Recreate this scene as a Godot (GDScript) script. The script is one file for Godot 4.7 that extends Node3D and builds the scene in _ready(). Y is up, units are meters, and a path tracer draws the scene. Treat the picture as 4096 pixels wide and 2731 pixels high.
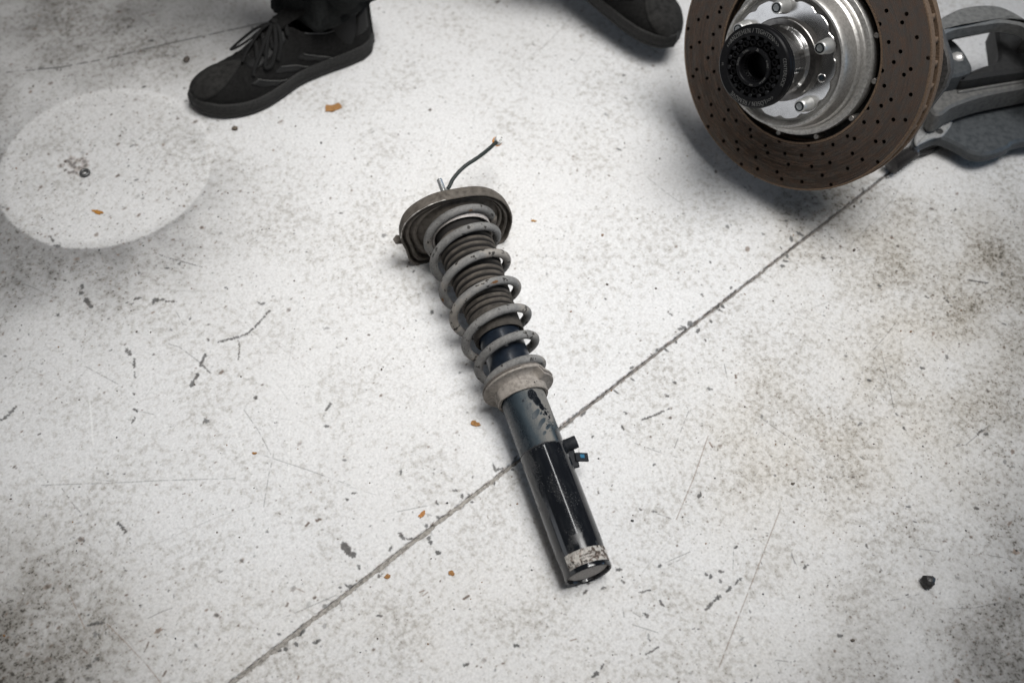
extends Node3D
# A removed suspension strut on a worn white workshop floor, a brake hub behind it and a mechanic's feet.
const AMB := 0.20
const SPOT := 12.6
const STRIP := 1.6
const WINDOW := 1.3
const DOOR := 1.05
# World: x right, y up, z towards the viewer, metres.

# ------------------------------------------------------------------ mesh helper
class Shape:
	var v := PackedVector3Array()
	var uv := PackedVector2Array()
	var g := PackedInt32Array()
	var grp := 0

	func tri(a: Vector3, b: Vector3, c: Vector3, ua := Vector2.ZERO, ub := Vector2.ZERO, uc := Vector2.ZERO) -> void:
		v.append(a); v.append(b); v.append(c)
		uv.append(ua); uv.append(ub); uv.append(uc)
		g.append(grp)

	func quad(a: Vector3, b: Vector3, c: Vector3, d: Vector3, ua := Vector2.ZERO, ub := Vector2.ZERO, uc := Vector2.ZERO, ud := Vector2.ZERO) -> void:
		tri(a, b, c, ua, ub, uc)
		tri(a, c, d, ua, uc, ud)

	func grid(rows: Array, closed := false) -> void:
		var nr := rows.size()
		for i in nr - 1:
			var p: PackedVector3Array = rows[i]
			var q: PackedVector3Array = rows[i + 1]
			var n := p.size()
			for j in (n if closed else n - 1):
				var k := (j + 1) % n
				var u0 := float(j) / n
				var u1 := float(j + 1) / n
				var w0 := float(i) / (nr - 1)
				var w1 := float(i + 1) / (nr - 1)
				quad(p[j], p[k], q[k], q[j], Vector2(u0, w0), Vector2(u1, w0), Vector2(u1, w1), Vector2(u0, w1))

	func fan(ring: PackedVector3Array, centre: Vector3, flip := false) -> void:
		for j in ring.size():
			var k := (j + 1) % ring.size()
			if flip:
				tri(ring[k], ring[j], centre)
			else:
				tri(ring[j], ring[k], centre)

	# profile: points (radius, height along y); a new smoothing group wherever the profile bends sharply
	func lathe(prof: Array, seg := 48, from := 0.0, arc := TAU, start := -PI / 2) -> void:
		var total := 0.0
		for i in prof.size() - 1:
			total += prof[i].distance_to(prof[i + 1])
		var run := 0.0
		grp += 1
		for i in prof.size() - 1:
			var a: Vector2 = prof[i]
			var b: Vector2 = prof[i + 1]
			if i > 0 and absf((a - Vector2(prof[i - 1])).angle_to(b - a)) > 0.6:
				grp += 1
			var va := run / total
			run += a.distance_to(b)
			var vb := run / total
			for j in seg:
				var t0 := start + from + arc * j / seg
				var t1 := start + from + arc * (j + 1) / seg
				var c0 := Vector3(cos(t0), 0, sin(t0))
				var c1 := Vector3(cos(t1), 0, sin(t1))
				var ua := float(j) / seg
				var ub := float(j + 1) / seg
				quad(c0 * a.x + Vector3.UP * a.y, c1 * a.x + Vector3.UP * a.y, c1 * b.x + Vector3.UP * b.y, c0 * b.x + Vector3.UP * b.y, Vector2(ua, va), Vector2(ub, va), Vector2(ub, vb), Vector2(ua, vb))
		grp += 1

	func tube(pts: PackedVector3Array, rad, seg := 10, caps := true, squash := Vector2.ONE) -> void:
		grp += 1
		var rows := []
		var n := pts.size()
		var side := Vector3.ZERO
		for i in n:
			var t := (pts[mini(i + 1, n - 1)] - pts[maxi(i - 1, 0)]).normalized()
			if side == Vector3.ZERO:
				side = t.cross(Vector3.UP if absf(t.y) < 0.9 else Vector3.RIGHT).normalized()
			side = (side - t * side.dot(t)).normalized()
			var up := side.cross(t)
			var r: float = rad if rad is float else rad[i]
			var ring := PackedVector3Array()
			for j in seg:
				var a := TAU * j / seg
				ring.append(pts[i] + side * cos(a) * r * squash.x + up * sin(a) * r * squash.y)
			rows.append(ring)
		if caps:
			for e in [0, n - 1]:
				var r2: float = (rad if rad is float else rad[e]) * 0.5
				var out: Vector3 = (pts[0] - pts[1] if e == 0 else pts[n - 1] - pts[n - 2]).normalized() * r2 * 0.7
				var small := PackedVector3Array()
				for q: Vector3 in rows[0 if e == 0 else rows.size() - 1]:
					small.append(pts[e] + (q - pts[e]) * 0.62 + out)
				if e == 0:
					rows.push_front(small)
				else:
					rows.push_back(small)
		grid(rows, true)
		if caps:
			var first: PackedVector3Array = rows[0]
			var last: PackedVector3Array = rows[rows.size() - 1]
			fan(first, (first[0] + first[seg / 2]) / 2, true)
			fan(last, (last[0] + last[seg / 2]) / 2)

	# polygon in (x, y) of a frame, thickened along the frame's z from 0 down to -depth, edges chamfered by bev
	func slab(poly: PackedVector2Array, depth: float, bev: float, xf := Transform3D()) -> void:
		var p := poly
		if Geometry2D.is_polygon_clockwise(p):
			p = p.duplicate()
			p.reverse()
		var inner := PackedVector2Array()
		var n := p.size()
		for i in n:
			var d0 := (p[i] - p[(i + n - 1) % n]).normalized()
			var d1 := (p[(i + 1) % n] - p[i]).normalized()
			var nn := Vector2(-(d0 + d1).y, (d0 + d1).x).normalized()
			inner.append(p[i] + nn * bev / maxf(0.5, nn.dot(Vector2(-d1.y, d1.x))))
		var lv := [[inner, 0.0], [p, -bev], [p, -depth + bev], [inner, -depth]]
		for k in 3:
			grp += 1
			var a: PackedVector2Array = lv[k][0]
			var b: PackedVector2Array = lv[k + 1][0]
			for i in n:
				var j := (i + 1) % n
				quad(xf * Vector3(a[i].x, a[i].y, lv[k][1]), xf * Vector3(b[i].x, b[i].y, lv[k + 1][1]), xf * Vector3(b[j].x, b[j].y, lv[k + 1][1]), xf * Vector3(a[j].x, a[j].y, lv[k][1]))
		var ids := Geometry2D.triangulate_polygon(p)
		grp += 1
		for i in range(0, ids.size(), 3):
			tri(xf * Vector3(inner[ids[i]].x, inner[ids[i]].y, 0), xf * Vector3(inner[ids[i + 1]].x, inner[ids[i + 1]].y, 0), xf * Vector3(inner[ids[i + 2]].x, inner[ids[i + 2]].y, 0))
		grp += 1
		for i in range(0, ids.size(), 3):
			tri(xf * Vector3(inner[ids[i]].x, inner[ids[i]].y, -depth), xf * Vector3(inner[ids[i + 2]].x, inner[ids[i + 2]].y, -depth), xf * Vector3(inner[ids[i + 1]].x, inner[ids[i + 1]].y, -depth))
		grp += 1

	func box(size: Vector3, at: Transform3D, bev := 0.001) -> void:
		var h := size / 2
		slab(PackedVector2Array([Vector2(-h.x, -h.y), Vector2(h.x, -h.y), Vector2(h.x, h.y), Vector2(-h.x, h.y)]), size.z, bev, at * Transform3D(Basis(), Vector3(0, 0, h.z)))

	func pebble(r: Vector3, seed_: int, rough := 0.25) -> void:
		var rows := []
		var rng := RandomNumberGenerator.new()
		rng.seed = seed_
		var dirs := []
		for k in 7:
			dirs.append([Vector3(rng.randf_range(-1, 1), rng.randf_range(-1, 1), rng.randf_range(-1, 1)).normalized(), rng.randf_range(0.55, 0.9)])
		for i in 9:
			var la := -PI / 2 + PI * i / 8.0
			var ring := PackedVector3Array()
			for j in 12:
				var d := Vector3(cos(la) * cos(TAU * j / 12), sin(la), cos(la) * sin(TAU * j / 12))
				var k := 1.0
				for e in dirs:
					var q: float = d.dot(e[0])
					if q > e[1]:
						k = minf(k, e[1] / q)
				ring.append(d * r * (k + (1 - rough) * 0.0))
			rows.append(ring)
		for i in 8:
			for j in 12:
				grp += 1
				quad(rows[i][j], rows[i][(j + 1) % 12], rows[i + 1][(j + 1) % 12], rows[i + 1][j])

	func mesh(flat := false) -> ArrayMesh:
		# Godot's front faces run clockwise: turn the whole shape over if its volume says otherwise
		var c := Vector3.ZERO
		for p in v:
			c += p
		c /= maxi(1, v.size())
		var vol := 0.0
		for i in range(0, v.size(), 3):
			vol += (v[i] - c).dot((v[i + 1] - c).cross(v[i + 2] - c))
		var turn := vol > 0.0
		var st := SurfaceTool.new()
		st.begin(Mesh.PRIMITIVE_TRIANGLES)
		for i in range(0, v.size(), 3):
			if (v[i] - v[i + 1]).cross(v[i] - v[i + 2]).length_squared() < 1e-16:
				continue
			st.set_smooth_group(-1 if flat else g[i / 3])
			for k in ([0, 2, 1] if turn else [0, 1, 2]):
				st.set_uv(uv[i + k])
				st.add_vertex(v[i + k])
		st.generate_normals()
		return st.commit()

var used := {}
var rnd := RandomNumberGenerator.new()

func numbered(called: String) -> String:
	var n: int = used.get(called, 0)
	used[called] = n + 1
	return called if n == 0 else "%s_%03d" % [called, n]

func tag(o: Node3D, label := "", category := "", group := "", kind := "") -> void:
	if label: o.set_meta("label", label)
	if category: o.set_meta("category", category)
	if group: o.set_meta("group", group)
	if kind: o.set_meta("kind", kind)

func thing(called: String, at: Vector3, label: String, category: String, group := "") -> Node3D:
	var o := Node3D.new()
	o.name = numbered(called)
	add_child(o)
	o.position = at
	tag(o, label, category, group)
	return o

func put(m: Mesh, called: String, mat_: Material, parent: Node3D, xf := Transform3D()) -> MeshInstance3D:
	var o := MeshInstance3D.new()
	o.mesh = m
	o.material_override = mat_
	if parent == self:
		o.name = numbered(called)
		add_child(o)
	else:
		var n := 0
		for c in parent.get_children():
			if str(c.get_meta("stem", "")) == called:
				n += 1
		o.name = called if n == 0 else "%s_%03d" % [called, n]
		o.set_meta("stem", called)
		parent.add_child(o, true)
	o.transform = xf
	return o

func lin(r: float, g: float, b: float) -> Color:
	return Color(r, g, b).linear_to_srgb()

var noise_seed := 3
func noise_tex(freq: float, lo: Color, hi: Color, bias := 0.5, size := 512, octaves := 4, kind := FastNoiseLite.TYPE_SIMPLEX_SMOOTH) -> NoiseTexture2D:
	var f := FastNoiseLite.new()
	noise_seed += 1
	f.seed = noise_seed
	f.noise_type = kind
	f.frequency = freq
	f.fractal_octaves = octaves
	f.fractal_gain = 0.6
	var ramp := Gradient.new()
	ramp.offsets = PackedFloat32Array([0.0, bias * 0.55, bias, 1.0])
	ramp.colors = PackedColorArray([lo.linear_to_srgb(), lo.lerp(hi, 0.3).linear_to_srgb(), lo.lerp(hi, 0.6).linear_to_srgb(), hi.linear_to_srgb()])
	var t := NoiseTexture2D.new()
	t.width = size
	t.height = size
	t.seamless = true
	t.noise = f
	t.color_ramp = ramp
	return t

# lo, hi are real (linear) base colours of the grain
func mat(lo: Color, hi: Color, rough: float, metal := 0.0, per_m := 8.0, freq := 0.02, bump := 0.0, spec := 0.5) -> StandardMaterial3D:
	var m := StandardMaterial3D.new()
	m.albedo_texture = noise_tex(freq, lo, hi)
	m.uv1_triplanar = true
	m.uv1_scale = Vector3.ONE * per_m
	m.roughness = rough
	m.metallic = metal
	m.metallic_specular = spec
	if bump > 0.0:
		m.heightmap_enabled = true
		m.heightmap_texture = m.albedo_texture
		m.heightmap_scale = bump
	return m

func plain(c: Color, rough: float, metal := 0.0, spec := 0.5) -> StandardMaterial3D:
	var m := StandardMaterial3D.new()
	m.albedo_color = c.linear_to_srgb()
	m.roughness = rough
	m.metallic = metal
	m.metallic_specular = spec
	return m

func smooth_line(pts: Array, per := 8) -> PackedVector3Array:
	var c := Curve3D.new()
	var out := PackedVector3Array()
	var n := pts.size()
	for i in n - 1:
		var p0: Vector3 = pts[maxi(i - 1, 0)]
		var p1: Vector3 = pts[i]
		var p2: Vector3 = pts[i + 1]
		var p3: Vector3 = pts[mini(i + 2, n - 1)]
		for k in per:
			out.append(p1.cubic_interpolate(p2, p0, p3, float(k) / per))
	out.append(pts[n - 1])
	return out

func table(xs: Array, ys: Array, x: float) -> float:
	for i in xs.size() - 1:
		if x <= xs[i + 1] or i == xs.size() - 2:
			var t: float = clampf((x - xs[i]) / (xs[i + 1] - xs[i]), 0.0, 1.0)
			return cubic_interpolate(ys[i], ys[i + 1], ys[maxi(i - 1, 0)], ys[mini(i + 2, ys.size() - 1)], t)
	return ys[0]

func ss(a: float, b: float, x: float) -> float:
	return smoothstep(a, b, x)

# text as real raised lettering; bend takes a flat point (x along the line, y up the letters, z out) to where it sits
func lettering(words: String, height: float, thick: float, bend: Callable, font_name := "Droid Sans", weight := 400) -> ArrayMesh:
	var tm := TextMesh.new()
	var f := SystemFont.new()
	f.font_names = PackedStringArray([font_name])
	f.font_weight = weight
	tm.font = f
	tm.text = words
	tm.font_size = 32
	tm.pixel_size = height / 32.0 * 1.35
	tm.depth = thick
	tm.curve_step = 2.0
	var arr := tm.get_mesh_arrays()
	var vs: PackedVector3Array = arr[Mesh.ARRAY_VERTEX]
	var ids: PackedInt32Array = arr[Mesh.ARRAY_INDEX]
	var s := Shape.new()
	for i in range(0, ids.size(), 3):
		s.grp += 1
		s.tri(bend.call(vs[ids[i]]), bend.call(vs[ids[i + 1]]), bend.call(vs[ids[i + 2]]))
	return s.mesh(true)

# ------------------------------------------------------------------ the scene
func _ready() -> void:
	rnd.seed = 20
	# camera: a standing person looking down at the floor, 40 mm lens
	var cam := Camera3D.new()
	cam.name = "camera"
	cam.position = Vector3(0, 1.35, 0)
	cam.rotation_degrees = Vector3(-56.0, 0, 0)
	cam.fov = 33.40
	cam.near = 0.05
	cam.far = 60.0
	var lens := CameraAttributesPhysical.new()
	lens.frustum_focal_length = 40.0
	lens.frustum_focus_distance = 1.53
	lens.exposure_aperture = 2.6
	lens.frustum_near = 0.05
	lens.frustum_far = 60.0
	add_child(cam)
	cam.attributes = lens
	cam.fov = 33.40
	var env := Environment.new()
	env.background_mode = Environment.BG_COLOR
	env.background_color = lin(0.33, 0.32, 0.31)
	env.background_energy_multiplier = AMB
	env.tonemap_mode = Environment.TONE_MAPPER_LINEAR
	env.tonemap_exposure = 1.3
	env.sdfgi_enabled = true
	env.ssao_enabled = true
	env.ssil_enabled = true
	var we := WorldEnvironment.new()
	we.name = "world"
	we.environment = env
	add_child(we)
	# the workshop lamps: an unseen overhead key spot, its cone shaped to imitate lens vignette, and a cool window band to the right
	var spot := SpotLight3D.new()
	spot.name = "vignette_key_spot"
	spot.position = Vector3(0.72, 2.65, -0.95)
	add_child(spot)
	spot.look_at(Vector3(-0.05, 0, -1.08), Vector3.FORWARD)
	spot.spot_angle = 21.6
	spot.spot_angle_attenuation = 1.0
	spot.light_energy = SPOT
	spot.light_size = 0.95
	spot.light_color = Color(1.0, 0.995, 0.985)
	spot.spot_range = 12.0
	spot.shadow_enabled = true
	var strip := AreaLight3D.new()
	strip.name = "ceiling_strip"
	strip.area_size = Vector2(0.12, 3.0)
	strip.position = Vector3(0.22, 2.9, -1.2)
	strip.rotation_degrees = Vector3(-90, 18, 0)
	strip.light_energy = STRIP
	strip.area_range = 12.0
	strip.shadow_enabled = true
	add_child(strip)
	# daylight: a cool window band to the right, a wide doorway to the left
	for q in [["daylight_window", Vector3(3.6, 0.95, -0.9), 90.0, Vector2(2.6, 0.45), WINDOW, Color(0.58, 0.80, 1.0)], ["daylight_doorway", Vector3(-4.2, 0.95, 0.4), -75.0, Vector2(2.2, 1.7), DOOR, Color(0.95, 0.97, 1.0)]]:
		var day := AreaLight3D.new()
		day.name = q[0]
		day.position = q[1]
		day.rotation_degrees = Vector3(0, q[2], 0)
		day.area_size = q[3]
		day.light_energy = q[4]
		day.light_color = q[5]
		day.area_range = 12.0
		day.shadow_enabled = true
		add_child(day)

	build_floor()
	build_strut()
	build_hub()
	build_person()
	build_litter()

# ------------------------------------------------------------------ floor
# slab coordinates: t along the saw-cut joint, p away from it
const JOINT_AT := Vector2(0.0676, -0.7704)
const JOINT_DIR := Vector2(0.7545, -0.6563)
const JOINT_OUT := Vector2(-0.6563, -0.7545)

func to_slab(w: Vector2, side: float) -> Vector2:
	var r := w - JOINT_AT
	return Vector2(r.dot(JOINT_DIR), r.dot(JOINT_OUT) * side)

func from_slab(q: Vector2, side: float) -> Vector2:
	return JOINT_AT + JOINT_DIR * q.x + JOINT_OUT * q.y * side

# [tone, width in mm, path in mm on the floor (x, z)]: tones 0 dark chipped scuff, 1 thin dark scratch, 2 brown, 3 pale scuff, 4 faint grey
const MARKS_A := [
	[0, 3.7, [-421, -910, -400, -916, -384, -922, -374, -932, -364, -948, -354, -965]],
	[0, 2.3, [-392, -912, -389, -901, -388, -880]],
	[0, 4.3, [-436, -889, -440, -870]],
	[0, 6.2, [-442, -856, -447, -835]],
	[1, 1.3, [-491, -906, -475, -901, -443, -876]],
	[0, 2.6, [-439, -872, -423, -856]],
	[0, 5.9, [-637, -1010, -635, -995]],
	[0, 6.5, [-627, -988, -622, -980, -615, -970]],
	[0, 5.7, [-549, -896, -541, -886]],
	[0, 4.0, [-536, -880, -533, -867]],
	[0, 2.6, [-532, -860, -529, -850]],
	[0, 4.9, [-525, -824, -524, -822]],
	[0, 4.1, [-554, -986, -546, -988]],
	[0, 6.9, [-526, -982, -514, -984]],
	[0, 3.8, [-510, -981, -495, -981]],
	[0, 2.1, [-531, -1068, -514, -1061, -495, -1055, -465, -1045]],
	[1, 1.2, [-750, -1025, -703, -1004, -691, -997]],
	[0, 3.2, [-705, -1104, -698, -1092]],
	[0, 7.5, [-694, -1087, -690, -1084]],
	[0, 4.7, [-439, -941, -439, -940]],
	[0, 4.7, [-435, -915, -435, -912]],
	[0, 4.2, [-680, -1022, -678, -1021]],
	[0, 3.5, [-665, -1019, -664, -1020]],
	[0, 4.0, [-573, -894, -571, -895]],
	[0, 4.0, [-510, -889, -509, -888]],
	[0, 3.4, [-566, -979, -565, -979]],
	[0, 3.8, [-424, -1008, -422, -1005]],
	[0, 3.9, [-356, -819, -355, -815]],
	[0, 2.7, [-373, -980, -366, -976]],
	[1, 1.2, [-602, -868, -551, -839]],
	[0, 3.0, [-734, -944, -733, -945]],
	[2, 1.3, [-676, -859, -659, -853]],
	[1, 1.4, [-724, -1068, -724, -1049, -725, -1042]],
	[1, 1.2, [-489, -962, -476, -940]],
	[0, 4.5, [-700, -781, -692, -788, -684, -803]],
	[0, 5.5, [-520, -798, -517, -795]],
	[1, 1.2, [-513, -795, -492, -790]],
	[0, 3.0, [-520, -776, -517, -785]],
	[0, 5.4, [-421, -778, -417, -780]],
	[0, 3.4, [-643, -759, -641, -760]],
	[0, 4.6, [-510, -629, -502, -620, -495, -613]],
	[2, 2.2, [-442, -470, -443, -464, -445, -458]],
	[0, 4.8, [-510, -438, -507, -441]],
	[2, 3.0, [-417, -429, -415, -434]],
	[2, 1.2, [-497, -493, -468, -468, -439, -442, -418, -420]],
	[2, 1.2, [-556, -539, -539, -512, -523, -487]],
	[1, 1.2, [-448, -500, -432, -509, -421, -513]],
	[1, 1.2, [-369, -797, -345, -764, -324, -728]],
	[1, 1.2, [-344, -730, -273, -705, -214, -682]],
	[0, 6.9, [-213, -597, -207, -586]],
	[0, 8.4, [-264, -480, -255, -483]],
	[3, 2.2, [-585, -813, -575, -778, -566, -745]],
	[3, 2.2, [-391, -790, -367, -745, -344, -696]],
	[3, 1.9, [-303, -770, -297, -701]],
	[3, 1.2, [-250, -568, -280, -528, -312, -477]],
	[0, 4.4, [-239, -469, -235, -472]],
	[1, 1.2, [-621, -682, -533, -685, -462, -689, -367, -692]],
	[1, 1.2, [-563, -693, -522, -686]],
	[4, 1.2, [-454, -599, -383, -636, -343, -651]],
	[1, 1.2, [-320, -728, -323, -696, -324, -651]],
	[1, 1.2, [-593, -677, -575, -656, -557, -638]],
	[2, 2.2, [-524, -464, -514, -457]],
	[0, 5.6, [-503, -447, -499, -450]],
	[0, 4.0, [-523, -490, -513, -493, -502, -495]],
	[0, 3.5, [178, -782, 190, -786, 208, -795]],
	[0, 3.0, [215, -799, 216, -799]],
	[0, 4.0, [241, -512, 251, -523, 260, -530]],
	[0, 4.1, [268, -535, 273, -540]],
	[0, 3.2, [277, -542, 287, -552]],
	[0, 5.4, [185, -521, 188, -516]],
	[0, 4.0, [163, -506, 167, -502]],
	[0, 4.1, [262, -561, 265, -561]],
	[0, 5.4, [245, -558, 250, -553]],
	[0, 2.7, [158, -533, 173, -537]],
	[0, 3.5, [285, -594, 288, -595]],
	[0, 4.7, [245, -665, 248, -669]],
	[0, 3.1, [222, -487, 223, -487]],
	[0, 3.1, [228, -486, 229, -487]],
	[0, 5.2, [97, -429, 102, -432]],
	[0, 2.6, [106, -437, 110, -442]],
	[0, 2.6, [162, -455, 178, -464]],
	[0, 4.5, [138, -549, 141, -547]],
	[1, 1.4, [356, -586, 358, -572]],
	[0, 3.2, [369, -567, 374, -570]],
	[2, 1.2, [266, -756, 241, -693, 213, -633]],
	[1, 1.2, [166, -745, 196, -732, 223, -723]],
	[2, 1.2, [350, -648, 301, -547, 249, -440]],
	[1, 1.2, [321, -803, 348, -778, 376, -753, 412, -717]],
	[1, 1.2, [243, -795, 231, -767, 219, -738]],
	[1, 1.2, [283, -593, 279, -565]],
	[1, 1.2, [184, -643, 206, -634]],
	[0, 2.8, [183, -644, 188, -643]],
	[0, 3.8, [167, -647, 168, -647]],
	[0, 2.9, [150, -771, 152, -767]],
	[0, 3.8, [189, -713, 190, -713]],
	[0, 3.4, [109, -755, 110, -755]],
	[0, 4.0, [154, -793, 157, -792]],
	[2, 2.4, [267, -746, 270, -739]],
	[1, 1.2, [194, -573, 227, -588]],
	[1, 1.2, [198, -570, 213, -577]],
	[0, 3.3, [113, -672, 114, -671]],
	[0, 3.6, [94, -546, 96, -546]],
	[0, 3.2, [113, -539, 117, -540]],
	[1, 1.2, [145, -510, 158, -502]],
	[1, 1.2, [148, -492, 178, -482]],
]
const MARKS_B := [
	[2, 1.8, [71, -472, 78, -474]],
	[1, 1.3, [137, -514, 138, -502]],
	[0, 9.0, [-216, -598, -209, -589, -202, -582]],
	[0, 3.8, [-256, -796, -251, -807]],
	[0, 5.0, [-144, -613, -140, -607]],
	[0, 5.0, [-108, -608, -104, -600]],
	[0, 4.0, [-97, -587, -92, -586]],
	[0, 4.0, [-134, -605, -128, -606]],
	[0, 3.6, [-99, -658, -97, -654]],
	[0, 4.6, [-76, -675, -74, -674]],
	[0, 3.9, [-168, -555, -164, -557]],
	[0, 4.0, [-194, -568, -193, -565]],
	[2, 4.6, [-253, -631, -249, -633]],
	[2, 3.5, [-266, -624, -263, -628]],
	[0, 4.1, [-217, -661, -215, -662]],
	[0, 3.1, [-210, -670, -205, -671]],
	[2, 2.0, [-115, -534, -110, -536]],
	[2, 1.5, [-111, -529, -105, -534]],
	[2, 3.4, [-60, -525, -54, -529]],
	[0, 4.2, [-58, -442, -53, -443]],
	[0, 3.8, [2, -466, 7, -466]],
	[0, 3.7, [-21, -704, -13, -707]],
	[0, 3.6, [-58, -669, -55, -667]],
	[0, 4.6, [-95, -635, -92, -636]],
	[1, 1.2, [-116, -642, -93, -634]],
	[4, 1.2, [-235, -687, -179, -668]],
	[1, 1.2, [-162, -641, -111, -652]],
	[1, 1.2, [-283, -500, -274, -504, -219, -530]],
	[0, 4.3, [-164, -504, -161, -503]],
	[2, 2.9, [-279, -516, -278, -519]],
	[2, 3.9, [-246, -526, -245, -527]],
	[2, 2.3, [-256, -425, -255, -428]],
	[0, 4.4, [-357, -817, -355, -818]],
	[2, 1.2, [-270, -539, -259, -534]],
	[2, 1.2, [-32, -638, -31, -634]],
	[4, 2.0, [619, -1221, 600, -1184, 562, -1140, 517, -1090]],
	[4, 1.6, [482, -1042, 525, -1057, 567, -1066]],
	[4, 1.3, [391, -946, 416, -959, 467, -982]],
	[4, 1.6, [416, -957, 450, -940, 487, -924]],
	[1, 1.3, [515, -896, 538, -921, 558, -946]],
	[1, 1.2, [526, -884, 527, -850, 526, -801]],
	[0, 3.2, [677, -1021, 692, -1018, 707, -1015]],
	[0, 4.2, [636, -988, 640, -981]],
	[0, 4.4, [383, -1110, 386, -1107]],
	[0, 3.8, [298, -1055, 299, -1054]],
	[0, 3.7, [279, -995, 281, -991]],
	[1, 1.2, [214, -1225, 240, -1195, 261, -1173]],
	[0, 3.1, [228, -962, 233, -956]],
	[0, 5.3, [303, -977, 309, -970]],
	[0, 4.2, [136, -986, 137, -986]],
	[0, 4.1, [276, -914, 277, -913]],
	[0, 4.9, [584, -1085, 586, -1083]],
	[0, 4.4, [407, -1083, 408, -1081]],
	[0, 4.3, [469, -1063, 471, -1062]],
	[0, 4.0, [226, -842, 229, -840]],
	[0, 4.5, [213, -821, 216, -820]],
	[0, 4.5, [499, -845, 500, -844]],
	[1, 1.3, [676, -969, 681, -985, 696, -998, 710, -1005]],
	[1, 1.3, [300, -872, 302, -847]],
	[2, 3.5, [314, -853, 314, -849]],
	[0, 3.6, [712, -941, 715, -940]],
	[0, 4.1, [576, -866, 580, -865]],
	[0, 3.7, [609, -991, 611, -988]],
	[5, 2.6, [-861, -1463, -805, -1471, -773, -1476, -715, -1492, -657, -1513, -598, -1535, -462, -1581, -417, -1595]],
	[4, 3.0, [-668, -1615, -633, -1576, -598, -1535, -566, -1499]],
	[0, 2.6, [-755, -1527, -749, -1532, -742, -1534]],
	[0, 5.6, [-675, -1577, -672, -1577]],
	[0, 4.8, [-632, -1543, -627, -1542]],
	[0, 2.6, [-601, -1505, -588, -1507]],
	[0, 5.4, [-621, -1428, -619, -1429]],
	[0, 3.2, [-553, -1425, -550, -1426]],
	[0, 3.9, [-761, -1400, -759, -1399]],
	[0, 4.7, [-808, -1474, -802, -1476]],
	[0, 4.7, [-784, -1474, -778, -1471]],
	[4, 1.8, [-696, -1463, -684, -1440, -672, -1412]],
	[4, 2.3, [108, -1608, 73, -1553, 52, -1524]],
	[4, 1.6, [52, -1524, 20, -1490]],
	[4, 2.3, [128, -1517, 107, -1483]],
	[0, 4.0, [124, -1579, 130, -1578]],
	[0, 3.7, [61, -1582, 63, -1581]],
	[0, 3.3, [36, -1534, 38, -1533]],
	[0, 3.0, [102, -1495, 107, -1492]],
	[0, 3.6, [189, -1456, 192, -1456]],
	[0, 3.6, [184, -1439, 187, -1439]],
	[0, 2.9, [186, -1403, 193, -1399]],
	[4, 1.3, [174, -1405, 179, -1380, 189, -1343]],
	[4, 1.2, [63, -1405, 103, -1389, 154, -1371]],
	[1, 1.2, [595, -739, 613, -743, 630, -756]],
	[0, 3.4, [632, -759, 642, -766]],
	[1, 1.2, [643, -767, 672, -785, 698, -793]],
	[0, 3.4, [468, -723, 470, -721]],
	[0, 2.4, [417, -694, 424, -693]],
	[0, 3.3, [521, -629, 522, -629]],
	[0, 5.2, [605, -649, 607, -647]],
	[0, 3.5, [398, -478, 402, -478]],
	[0, 2.7, [491, -530, 493, -530]],
	[1, 1.2, [465, -522, 486, -526, 507, -531]],
	[1, 1.3, [541, -513, 570, -513, 603, -520]],
	[1, 1.2, [501, -519, 495, -506]],
	[1, 1.3, [312, -444, 319, -448, 332, -446]],
	[1, 1.2, [509, -594, 544, -588]],
	[1, 1.2, [607, -583, 629, -579, 644, -567]],
	[0, 2.8, [453, -598, 454, -593]],
	[0, 2.7, [369, -566, 375, -570]],
	[1, 1.2, [355, -584, 360, -570]],
]

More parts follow.
